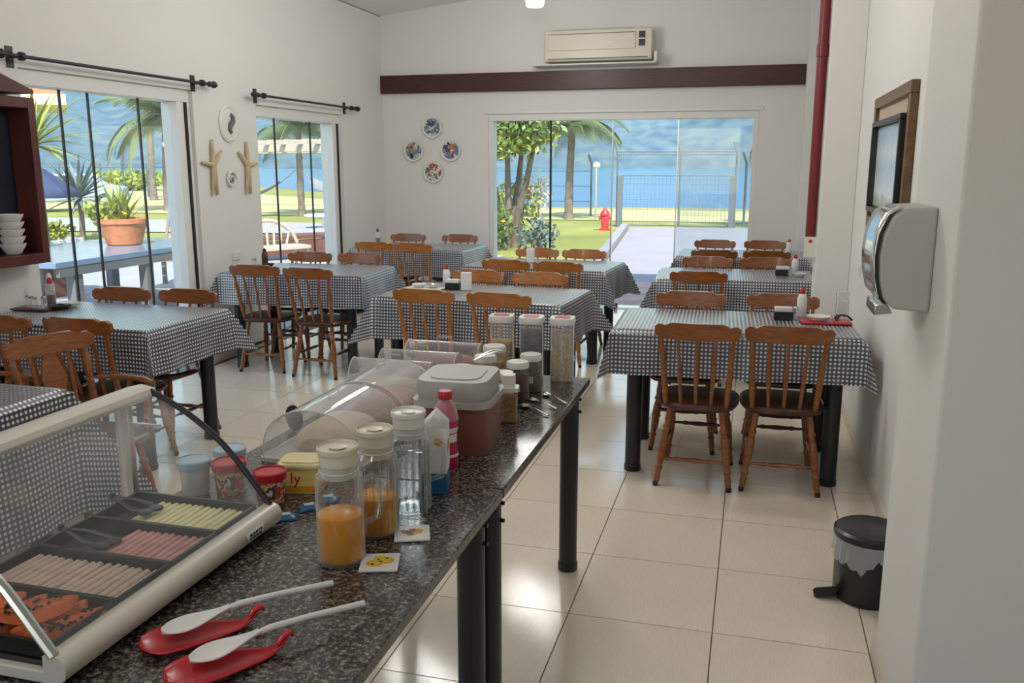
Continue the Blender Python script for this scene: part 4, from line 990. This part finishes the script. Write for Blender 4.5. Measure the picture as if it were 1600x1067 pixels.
ad = nt.nodes.new('ShaderNodeMath'); ad.operation = 'MULTIPLY_ADD'; ad.inputs[1].default_value = .25; rp = nt.nodes.new('ShaderNodeValToRGB')
nt.links.new(tc.outputs['Generated'], sx.inputs[0]); nt.links.new(tc.outputs['Generated'], nz.inputs['Vector']); nt.links.new(nz.outputs['Fac'], ad.inputs[0]); nt.links.new(sx.outputs[2], ad.inputs[2])
e = rp.color_ramp.elements; e[0].position = .12; e[0].color = (.42, .50, .16, 1); e[1].position = 1; e[1].color = (.50, .64, .80, 1)
for p, c in ((.22, (.55, .58, .45, 1)), (.30, (.8, .84, .88, 1)), (.6, (.55, .68, .82, 1)), (.8, (.74, .8, .86, 1))):
    x = e.new(p); x.color = c
nt.links.new(ad.outputs[0], rp.inputs[0]); nt.links.new(rp.outputs[0], bb.inputs['Base Color'])
BX(-.024, -.016, -.43, .47, -.24, .16).build('painting', m, t)
# paper towel dispenser
t = thing('towel_dispenser', 'grey wall paper-towel dispenser with rounded chrome front', 'dispenser', (.465, 2.50, 1.21))
side = [(0, 0), (-.098, .006), (-.125, .035), (-.138, .09), (-.142, .15), (-.136, .21), (-.115, .262), (-.085, .283), (0, .287)]
T = Matrix.Rotation(PI/2, 4, 'X')
MB().prism([(x*.93, .004+z*.97) for x, z in side], -.30, 0, T).build('body', M['greyside'], t, bevel=.008)
front = side[1:8]
b = MB(); n = len(front)
b.grid(n-1, 4, lambda u, v: (front[min(n-1, int(u*(n-1)+.5))][0]-.006, .012+v*.276, front[min(n-1, int(u*(n-1)+.5))][1]))
b.build('chrome_front', M['chrome'], t, solid=.004)  # mirror-like chrome cover of the dispenser
MB().prism([(-.08, -.012), (-.13, -.018), (-.128, .012), (-.10, .02)], -.24, -.06, T).build('paper_slot', M['chrome'], t, bevel=.003)
# dark wall cabinet on the left with bowls
t = thing('wall_cabinet', 'dark red wooden wall cabinet with open niche at the left edge', 'cabinet', (XL, 3.60, 1.03))
D = .16; Wd = .715
BX(0, .01, -Wd, Wd, 0, .95).build('back_panel', M['navy'], t)
for a in ((.01, D, Wd-.05, Wd, 0, .95), (.01, D, -Wd, -Wd+.05, 0, .95)): BX(*a).build('side_panel', M['cabwood'], t, bevel=.003)
BX(.01, D, -Wd+.05, Wd-.05, .89, .95).build('top_panel', M['cabwood'], t, bevel=.003); BX(.01, D+.01, -Wd+.05, Wd-.05, 0, .06).build('bottom_shelf', M['cabwood'], t, bevel=.003)
MB().prism([(-Wd-.06, .97), (Wd-.03, .97), (Wd-.03, .99), (0, 1.22), (-Wd-.06, .99)], 0, D+.03, Matrix(((0, 0, 1, 0), (1, 0, 0, 0), (0, 1, 0, 0), (0, 0, 0, 1)))).build('gable_roof', M['cabwood'], t)
for k in range(5):
    o = MB().lathe([(.035, 0), (.04, .004), (.068, .05), (.072, .062), (.068, .062), (.036, .01), (.005, .008)], 28).build('bowl', M['white'], None, (XL+.088, 4.12, 1.092+k*.042))
    tag(o, ['lowest', 'second lowest', 'middle', 'second highest', 'topmost'][k] + ' white bowl of the stack in the dark wall cabinet', 'bowl', 'white bowls in the wall cabinet')

# ------------------------------------------------------------------ pedal bin
t = thing('pedal_bin', 'small black pedal bin with plastic bag behind the near wall end', 'bin', (.488, 3.30, 0))
MB().lathe([(.118, 0), (.122, .006), (.125, .24), (.118, .245)], 36).build('bucket', M['bin'], t)
MB().lathe([(.132, .243), (.134, .25), (.133, .266), (.122, .274), (.112, .268), (.02, .270)], 36).build('lid', M['bin'], t)
def bagf(u, v):
    a = 2*PI*u; dl = .05+.022*math.sin(a*3+1)+.035*max(0, math.sin(a+4.4))+.012*math.sin(a*9)+.008*math.sin(a*23+.7)
    return ((.131+.006*v+.007*math.sin(a*17+2*math.sin(a*5))*v)*math.cos(a), (.131+.006*v+.007*math.sin(a*17+2*math.sin(a*5))*v)*math.sin(a), .243-dl*v)
MB().grid(90, 6, bagf).build('plastic_bag', M['bag'], t)
MB().prism(rrect(.09, .05, .018), .012, .028, Matrix.Translation((-.145, -.05, 0)) @ Matrix.Rotation(R(-12), 4, 'Y')).build('pedal', M['bin'], t)

# ------------------------------------------------------------------ garden
rnd = random.Random(11)
def frond(L, n, droop, lw, ll):
    b = MB(); pts = []
    for i in range(n+1):
        s = i/n; pts.append(Vector((L*(s-.18*s*s*droop), 0, L*(.35*s-droop*.62*s*s))))
    b.path(pts, [.03*(1-.85*i/n)*L/2 for i in range(n+1)], 5)
    for i in range(2, n+1):
        s = i/n; l = ll*L*math.sin(PI*min(1, .18+.80*s))**.7
        for sd_ in (-1, 1):
            for h in (0, .5):
                p = pts[i-1].lerp(pts[i], h); tip = p+Vector((l*.45, sd_*l*.75, -l*.45-rnd.uniform(0, .1)*l)); q = Vector((lw, 0, 0))
                mid = (p+tip)/2+Vector((0, 0, l*.12))
                k = len(b.v); b.v += [tuple(p-q*.5), tuple(p+q*.5), tuple(mid+q*.5), tuple(mid-q*.5), tuple(tip)]
                b.f += [(k, k+1, k+2, k+3), (k+3, k+2, k+4)]
    return b
fm_ = [frond(2.1, 22, d, .035, .30).mesh('frond', M['leafg'], smooth=False) for d in (.55, .95, 1.4)]
def palm(x, y, h, r, label, nf=15, sc=1.0, lean=(0, 0), seed=0, fl_=None):
    rr = random.Random(seed); t = thing('palm_tree', label, 'palm tree', (x, y, g), 0, 'garden palm trees')
    pts = [(lean[0]*(i/14)**2, lean[1]*(i/14)**2, h*i/14) for i in range(15)]
    MB().path(pts, [r*(1.35 if i == 0 else 1.0-.25*i/14)*(1.06 if i % 2 else .96) for i in range(15)], 12).build('trunk', M['bark'], t)
    for k in range(nf):
        el = rr.choice((-.35, -.1, .15, .45, .8)); me = fm_[rr.choice((0, 1, 1, 2))]
        linkmesh('frond', me, t, (lean[0], lean[1], h-.02), (0, -el, 2*PI*k/nf+rr.uniform(-.2, .2)), (sc, sc, sc))
    return t
palm(-21.2, 28.5, 3.45, .14, 'tall palm with drooping fronds at the right of the first window', 18, 1.45, (.2, 0), 1)
palm(-28.2, 36.9, 6.4, .16, 'farther palm trunk just left of the tall palm', 12, 1.2, (.2, .2), 2)
palm(-14.7, 26.8, 3.0, .12, 'palm in the middle of the second window carrying the hammocks', 18, 1.15, (0, 0), 3)
palm(-5.67, 27.5, 2.95, .14, 'palm with a stout trunk seen through the glass door', 18, .95, (.1, 0), 4)
palm(.95, 24.6, 2.7, .14, 'palm at the right edge of the glass door view', 14, .85, (0, 0), 5)
def leaves(b, n, c, rad, size, rr, up=.3):
    for _ in range(n):
        d = Vector((rr.gauss(0, 1), rr.gauss(0, 1), rr.gauss(0, 1))).normalized()*rr.random()**.4
        p = Vector(c)+Vector((d.x*rad[0], d.y*rad[1], d.z*rad[2]))
        a = Vector((rr.gauss(0, 1), rr.gauss(0, 1), rr.gauss(0, 1)+up)).normalized()
        u = a.cross(Vector((rr.gauss(0, 1), rr.gauss(0, 1), rr.gauss(0, 1)))).normalized(); l = size*rr.uniform(.6, 1.3)
        k = len(b.v); b.v += [tuple(p), tuple(p+a*l*.5+u*l*.22), tuple(p+a*l), tuple(p+a*l*.5-u*l*.22)]; b.f.append((k, k+1, k+2, k+3))
    return b
rr = random.Random(21)
t = thing('garden_tree', 'leafy tree with yellow-green crown at the left of the glass door view', 'tree', (-4.95, 17.6, g))
for dx, dy, ex, ey in ((0, 0, .1, -.3), (.15, .1, .75, -.4), (-.15, .1, -.5, -.2), (.05, .2, .3, .3)):
    MB().path([(dx, dy, 0), (dx*1.2+.05, dy, .7), ((dx+ex)/2+.03, (dy+ey)/2, 1.4), (ex, ey, 2.4)], [.09, .075, .065, .04], 8).build('trunk', M['bark'], t)
b = MB()
for c in ((0, -.3, 2.9), (.7, -.4, 2.75), (-.6, -.2, 2.8), (.3, .3, 3.2), (.45, -.5, 2.4), (-.2, -.5, 2.35)): leaves(b, 420, c, (.65, .6, .5), .20, rr)
b.build('crown', M['leaf'], t, smooth=False)
b = MB(); 
for c in ((.65, -.55, 2.15), (.2, -.65, 2.05), (.9, -.45, 2.3)): leaves(b, 160, c, (.35, .3, .25), .18, rr)
b.build('young_leaves', M['leafy'], t, smooth=False)
def shrub(name, x, y, h, w, n, m, label, size=.14, flowers=None, stems=4):
    t = thing(name, label, 'shrub', (x, y, g), 0, 'garden shrubs')
    for k in range(stems): MB().path([(0, 0, 0), (rr.uniform(-.3, .3)*w, rr.uniform(-.3, .3)*w, h*.5), (rr.uniform(-.5, .5)*w, rr.uniform(-.4, .4)*w, h*.8)], [.02, .014, .008], 6).build('stem', M['bark'], t)
    leaves(MB(), n, (0, 0, h*.55), (w, w*.8, h*.48), size, rr, .5).build('foliage', M[m], t, smooth=False)
    if flowers:
        for k in range(flowers[1]):
            p = (rr.uniform(-.8, .8)*w, -rr.uniform(.4, .9)*w, rr.uniform(.45, .95)*h)
            MB().lathe([(.01, -.03), (.05, 0), (.02, .03)], 7, Matrix.Translation(p)).build('flower', M[flowers[0]], t)
    return t
shrub('flowering_shrub', -5.0, 17.0, .95, .38, 240, 'leaf', 'dark leafy shrub with orange flowers at the foot of the garden tree', .16, ('orangep', 5))
shrub('leafy_shrub', -4.10, 16.8, .62, .42, 260, 'agave', 'grey-green low shrub beside the lawn edge', .15)
shrub('flowering_shrub', -5.2, 19.6, 1.5, .45, 260, 'leafy', 'yellow-green shrub with red flowers beyond the garden tree', .18, ('red', 5))
shrub('blossom_bush', -6.75, 27.9, 1.5, .5, 300, 'sand', 'small pale blossom bush left of the palm trunk', .16)
shrub('round_bush', -8.6, 27.2, 1.1, 1.3, 420, 'leafy', 'bright green bush before the sea at the left of the door view', .3)
shrub('round_bush', -41.0, 51.0, 1.15, 3.0, 1100, 'leafy', 'big mounded green bush beyond the lawn in the first window', .5)
shrub('round_bush', -53.5, 50.5, 1.6, 3.0, 600, 'leaf', 'darker mounded bush at the left of the big bush', .7)
# fence and gate
def fpost(x, y, h, label, bend=True):
    t = thing('fence_post', label, 'fence post', (x, y, g), 0, 'garden fence posts')
    MB().path([(0, 0, 0), (0, 0, h), (-.10 if bend else 0, 0, h+.30)], .035, 8).build('post', M['post'], t)
    MB().lathe([(.05, 0), (.05, .04), (.036, .05)], 10).build('foot', M['post'], t)
for x, y, lb in ((-7.45, 29.2, 'leftmost fence post by the bush'), (-5.30, 29.4, 'fence post right of the palm trunk'), (-9.4, 29.0, 'fence post hidden in the left shrubs'), (-.25, 25.4, 'fence post beside the right gate pillar'), (1.2, 25.6, 'fence post at the right edge of the door view')): fpost(x, y, 1.75, lb)
t = thing('fence_wire', 'thin fence wires running between the garden fence posts', 'fence wire', (-7.4, 29.3, g))
for z in (.5, 1.0, 1.5): MB().path([(-2, -.1, z), (2.1, .1, z)], .008, 5).build('wire', M['post'], t)
gt = thing('garden_gate', 'dark mesh garden gate with two pillars at the end of the path', 'gate', (-2.0, 24.6, g))
for x, h in ((-1.62, 1.42), (1.42, 1.42)): BX(x-.07, x+.07, -.07, .07, 0, h).build('gate_pillar', M['post'], gt, bevel=.01)
for x in (-1.70, .02, 1.50): MB().path([(x, 0, 0), (x, 0, 2.0), (x-.08, 0, 2.3)], .03, 8).build('gate_post', M['post'], gt)
for z in (1.42, 1.98, 2.06): MB().path([(-1.7, 0, z), (1.5, 0, z)], .018, 6).build('gate_rail', M['post'], gt)
for s in (-1.55, .05):
    MB().path([(s, .03, .06), (s+1.46, .03, .06)], .02, 6).build('gate_rail', M['post'], gt); 
    b = MB()
    for k in range(13): b.box(s+.1*k+.1-.003, s+.1*k+.1+.003, .027, .033, .06, 1.42)
    for k in range(9): b.box(s, s+1.46, .027, .033, .2+.14*k-.003, .2+.14*k+.003)
    mb = b.build('gate_mesh', M['post'], gt, smooth=False); mb['kind'] = 'stuff'
t = thing('lamp_post', 'slim pale lamp post standing near the gate', 'lamp post', (-4.75, 27.2, g))
MB().path([(0, 0, 0), (0, 0, 1.6)], .035, 8).build('pole', M['steel'], t); MB().lathe([(.05, 1.6), (.12, 1.66), (.10, 1.76), (.02, 1.80)], 14).build('lamp_head', M['white'], t)
t = thing('fire_hydrant', 'bright red hydrant on the lawn beside the path', 'hydrant', (-3.78, 23.1, g))
M['hyd'] = mat('hydrant_red', (.60, .03, .04), .4)
MB().lathe([(.14, 0), (.14, .05), (.10, .06), (.10, .38), (.13, .40), (.13, .44), (.10, .50), (.04, .57), (.03, .60)], 18).build('barrel', M['hyd'], t)
for s in (-1, 1): MB().lathe([(.05, .08), (.05, .16), (.035, .17)], 12, Matrix.Translation((0, 0, .33)) @ Matrix.Rotation(s*PI/2, 4, 'Y')).build('outlet', M['hyd'], t)
MB().path([(-.3, 0, .015), (.3, 0, .015)], .012, 6).build('base_pipe', M['hyd'], t)
kb = thing('path_kerb', 'low grey kerb wall along the left edge of the garden path', 'kerb', (-2.75, 19.0, g))
for k in range(5):
    yc = -4.4+2.0*k; T = Matrix.Translation((.45-.089*(yc+6.6)-.02, yc, 0)) @ Matrix.Rotation(.089, 4, 'Z')
    MB().box(-.09, .09, -.99, .99, 0, .16, T).build('kerb_block', M['pathpave'], kb, bevel=.01)

# terrace furniture left of the room
t = thing('terrace_table', 'long table outside the first window, sky reflection coloured into its top', 'table', (-7.0, 8.05, g+.06))
T6 = Matrix.Rotation(R(-2), 4, 'Z')
BX(-.75, .75, -1.35, 1.35, .685, .745).build('table_top', M['tabtop'], t, bevel=.006); 
for x in (-.68, .68):
    for y in (-1.05, 0, 1.1): BX(x-.05, x+.05, y-.06, y+.06, 0, .685).build('leg', M['greywood'], t, bevel=.005)
BX(.70, .745, -1.3, 1.3, .60, .685).build('apron', M['greywood'], t)
t = thing('terracotta_pot', 'terracotta pot with spiky agave standing on the terrace table', 'potted plant', (-6.95, 8.52, g+.06+.746))
MB().lathe([(.17, 0), (.19, .01), (.255, .24), (.27, .245), (.275, .295), (.255, .30), (.235, .26), (.02, .25)], 28).build('pot', M['terracotta'], t)
b = MB()
def blade(b, p, az, el, L, wd, bend):
    pts = []; n = 6
    for i in range(n+1):
        s = i/n; e = el-bend*s; pts.append((s, e))
    q = Vector(p); side = Vector((-math.sin(az), math.cos(az), 0)); vs = []; 
    for i in range(n+1):
        s = i/n; wv = wd*(math.sin(PI*min(1, .25+.7*s)))*(1-s**3)
        vs += [tuple(q-side*wv/2), tuple(q+side*wv/2)]
        e = el-bend*s; q = q+Vector((math.cos(az)*math.cos(e), math.sin(az)*math.cos(e), math.sin(e)))*L/n
    return b.add(vs, [(2*i, 2*i+1, 2*i+3, 2*i+2) for i in range(n)])
for k in range(30): blade(MB(), (rr.uniform(-.08, .08), rr.uniform(-.08, .08), .26), rr.uniform(0, 6.28), rr.uniform(.75, 1.5), rr.uniform(.3, .55), .05, rr.uniform(0, .5)).build('leaf', M['leafy'], t, smooth=False, solid=.004)
leaves(MB(), 260, (-.15, -.1, .36), (.24, .22, .12), .10, rr).build('low_foliage', M['leafy'], t, smooth=False)
def spiky(x, y, z, n, L, wd, m, label, trunk=None, elr=(-.2, 1.4), bend=.8):
    t = thing('spiky_plant', label, 'plant', (x, y, z), 0, 'spiky garden plants')
    h = trunk or .05
    MB().path([(0, 0, 0), (.02, 0, h*.5), (0, 0, h+.05)], [.07, .06, .06], 10).build('stem', M['bark'], t)
    b = MB()
    for k in range(n): blade(MB(), (0, 0, h), rr.uniform(0, 6.28), rr.uniform(*elr), L*rr.uniform(.7, 1.1), wd, rr.uniform(.3, 1)*bend).build('leaf', M[m], t, smooth=False, solid=.004)
    return t
spiky(-7.6, 8.0, g+.06, 60, .8, .06, 'leafy', 'bright green dracaena reaching into the left of the first window', 1.85, (-.4, 1.3), .7)
spiky(-15.0, 17.0, g, 70, 1.25, .10, 'agave', 'large grey agave beside the parked car', .95, (-.3, 1.4), .5)
t = thing('planter_box', 'white planter box with small yellow-green plants on the terrace', 'planter', (-8.6, 9.1, g+.06))
BX(-.20, .20, -.35, .35, 0, .62).build('stand', M['brown'], t, bevel=.01); BX(-.24, .24, -.40, .40, .62, .72).build('box', M['white'], t, bevel=.01)
leaves(MB(), 300, (0, 0, .82), (.26, .38, .13), .12, rr).build('plants', M['leafy'], t, smooth=False)
# slatted lounge chair
t = thing('slatted_lounger', 'slatted wooden chair beyond the terrace table', 'chair', (-7.55, 10.2, g+.06), R(15))
for k in range(8): BX(-.32, .32, -.42+.11*k, -.35+.11*k, .40, .425).build('seat_slat', M['thread'], t)
for k in range(7):
    T = Matrix.Translation((0, .46, .42)) @ Matrix.Rotation(R(-25), 4, 'X'); MB().box(-.32, .32, -.012, .012, .02+.10*k, .09+.10*k, T).build('back_slat', M['thread'], t)
for x in (-.3, .3):
    for y in (-.36, .38): BX(x-.025, x+.025, y-.025, y+.025, 0, .40).build('leg', M['greywood'], t)
    T = Matrix.Translation((x, .46, .40)) @ Matrix.Rotation(R(-25), 4, 'X'); MB().box(-.02, .02, -.035, -.012, 0, .74, T).build('back_rail', M['greywood'], t)
# umbrella, car, house
t = thing('sun_umbrella', 'large navy canvas umbrella behind the dracaena', 'umbrella', (-14.6, 14.9, g))
MB().path([(0, 0, 0), (0, 0, 2.0)], .03, 8).build('pole', M['wicker'], t)
MB().lathe([(1.15, 1.05), (1.05, 1.20), (.5, 1.62), (.02, 1.78)], 8, close=False).build('canopy', M['tarp'], t, ang=10, solid=.01)
t = thing('parked_car', 'grey parked car half hidden by the agave', 'car', (-24.8, 27.6, g), R(35))
side = [(-2.0, .35), (-2.05, .75), (-1.2, .92), (-.7, 1.38), (.75, 1.40), (1.35, .98), (2.0, .88), (2.1, .40)]
MB().prism(side, -.8, .8, Matrix(((1, 0, 0, 0), (0, 0, -1, 0), (0, 1, 0, 0), (0, 0, 0, 1)))).build('body', M['car'], t, bevel=.06, seg=3)
for s in (-1, 1): MB().prism([(-1.05, .95), (-.62, 1.31), (.68, 1.33), (1.12, .97)], s*.805-.004, s*.805+.004, Matrix(((1, 0, 0, 0), (0, 0, -1, 0), (0, 1, 0, 0), (0, 0, 0, 1)))).build('side_window', M['housed'], t)
for x in (-1.25, 1.3):
    for s in (-1, 1):
        wv = MB().lathe([(.18, -.1), (.33, -.1), (.34, 0), (.33, .1), (.18, .1)], 20, Matrix.Translation((x, s*.76, .34)) @ Matrix.Rotation(PI/2, 4, 'X')).build('wheel', M['rubber'], t)
        MB().lathe([(.18, -.105), (.05, -.11), (.05, .11), (.18, .105)], 16, Matrix.Translation((x, s*.76, .34)) @ Matrix.Rotation(PI/2, 4, 'X')).build('hub_cap', M['steel'], wv)
t = thing('neighbour_house', 'cream neighbouring house with wide eaves in the top left of the first window', 'house', (-35.5, 33.0, g), R(42))
BX(-5, 3.2, -3, 3, 0, 4.3).build('wall', M['housew'], t)
MB().box(-5.6, 4.6, -3.8, 3.8, 4.3, 4.75).build('eaves', M['housew'], t)
MB().add([(-5.6, -3.8, 4.75), (4.6, -3.8, 4.75), (4.6, 3.8, 4.75), (-5.6, 3.8, 4.75), (-2.5, 0, 6.6), (1.5, 0, 6.6)], [(0, 1, 5, 4), (1, 2, 5), (2, 3, 4, 5), (3, 0, 4)]).build('roof', M['terracotta'], t, smooth=False)
for x in (-3.6, -1.2, 1.2):
    f_ = BX(x-.8, x+.8, -3.06, -2.98, 2.5, 3.7).build('window', M['white'], t); BX(x-.7, x+.7, -3.08, -3.05, 2.6, 3.6).build('pane', M['housed'], f_)
f_ = BX(3.18, 3.26, -1.5, 1.5, 2.5, 3.7).build('window', M['white'], t); BX(3.25, 3.28, -1.4, 1.4, 2.6, 3.6).build('pane', M['housed'], f_)
t = thing('boundary_rail', 'low pale boundary rail across the lawn before the beach', 'fence', (-34, 42, g), R(-24))
for z in (1.55, 1.75): BX(-14, 9, -.02, .02, z, z+.03).build('rail', M['post'], t)
for k in range(9): BX(-13+2.6*k, -12.9+2.6*k, -.03, .03, 0, 1.80).build('post', M['post'], t)
# pergola + hammocks by the second window
t = thing('pergola', 'pale wooden pergola beams in front of the palm of the second window', 'pergola', (-8.4, 14.6, g), R(-20))
for y in (0, 1.6): BX(-3.2, 3.2, y-.05, y+.05, 1.93, 2.06).build('beam', M['wicker'], t, bevel=.01)
for k in range(14): BX(-3.0+.45*k, -2.9+.45*k, -.4, 2.0, 2.06, 2.14).build('rafter', M['wicker'], t)
for x in (-3.1, 3.1):
    for y in (0, 1.6): BX(x-.06, x+.06, y-.06, y+.06, 0, 1.93).build('post', M['wicker'], t)
def hammock(p0, p1, sag, label):
    p0, p1 = Vector(p0), Vector(p1); t = thing('hammock', label, 'hammock', tuple(p0), 0, 'hammocks tied to the palm'); d = p1-p0
    sidev = Vector((-d.y, d.x, 0)).normalized()
    def fn(u, v):
        s = .14+.72*u; p = d*s; w_ = .42*math.sin(PI*u)**.6; return tuple(p+sidev*w_*(2*v-1)+Vector((0, 0, -sag*4*s*(1-s)+.10*(2*v-1)**2)))
    MB().grid(24, 6, fn).build('cloth', M['rope'], t, solid=.01)
    for a in ((0, .14), (.86, 1)):
        MB().path([tuple(d*s+Vector((0, 0, -sag*4*s*(1-s)))) for s in (a[0], (a[0]+a[1])/2, a[1])], .018, 6).build('rope', M['rope'], t)
hammock((-14.75, 26.6, 1.45), (-18.2, 25.0, 1.5), .95, 'left hammock hanging from the palm in the second window')
hammock((-14.5, 26.6, 1.40), (-11.4, 24.6, .95), .45, 'right hammock hanging from the palm in the second window')
fpost(-18.3, 24.9, 1.4, 'post holding the end of the left hammock', False); fpost(-11.3, 24.5, 1.0, 'post holding the end of the right hammock', False)
# wicker chair, brown bench, white table outside window 2
t = thing('wicker_chair', 'pale arched-back garden chair outside the second window', 'chair', (-7.2, 12.25, g+.06), R(60))
arcp = [(-.55+1.1*i/16, .28, .40+.38*math.sin(PI*i/16)**.6) for i in range(17)]
MB().path(arcp, .03, 8).build('back_hoop', M['wicker'], t)
for i in range(2, 15, 2): MB().path([(arcp[i][0]*.8, .24, .38), arcp[i]], .018, 6).build('back_slat', M['wicker'], t)
MB().prism(rrect(1.05, .52, .1), .35, .39).build('seat', M['wicker'], t)
for x in (-.45, .45):
    for y in (-.2, .2): MB().path([(x, y, .35), (x*1.08, y*1.1, 0)], .022, 8).build('leg', M['wicker'], t)
t = thing('garden_bench', 'red-brown low bench behind the pale garden chair', 'bench', (-8.0, 14.0, g+.06), R(55))
BX(-.9, .9, -.25, .25, .36, .42).build('seat', M['brown'], t, bevel=.01); BX(-.9, .9, -.22, -.18, .08, .34).build('front_panel', M['brown'], t)
for x in (-.82, .82): BX(x-.04, x+.04, -.22, .22, 0, .36).build('leg', M['wicker'], t)
t = thing('garden_table', 'round white garden table at the right of the second window', 'table', (-11.2, 21.6, g))
MB().lathe([(.5, .34), (.52, .36), (.52, .39), (.02, .39)], 28).build('table_top', M['white'], t); MB().path([(0, 0, 0), (0, 0, .34)], .05, 10).build('stem', M['white'], t); MB().lathe([(.28, 0), (.26, .03), (.06, .05)], 20).build('foot', M['white'], t)
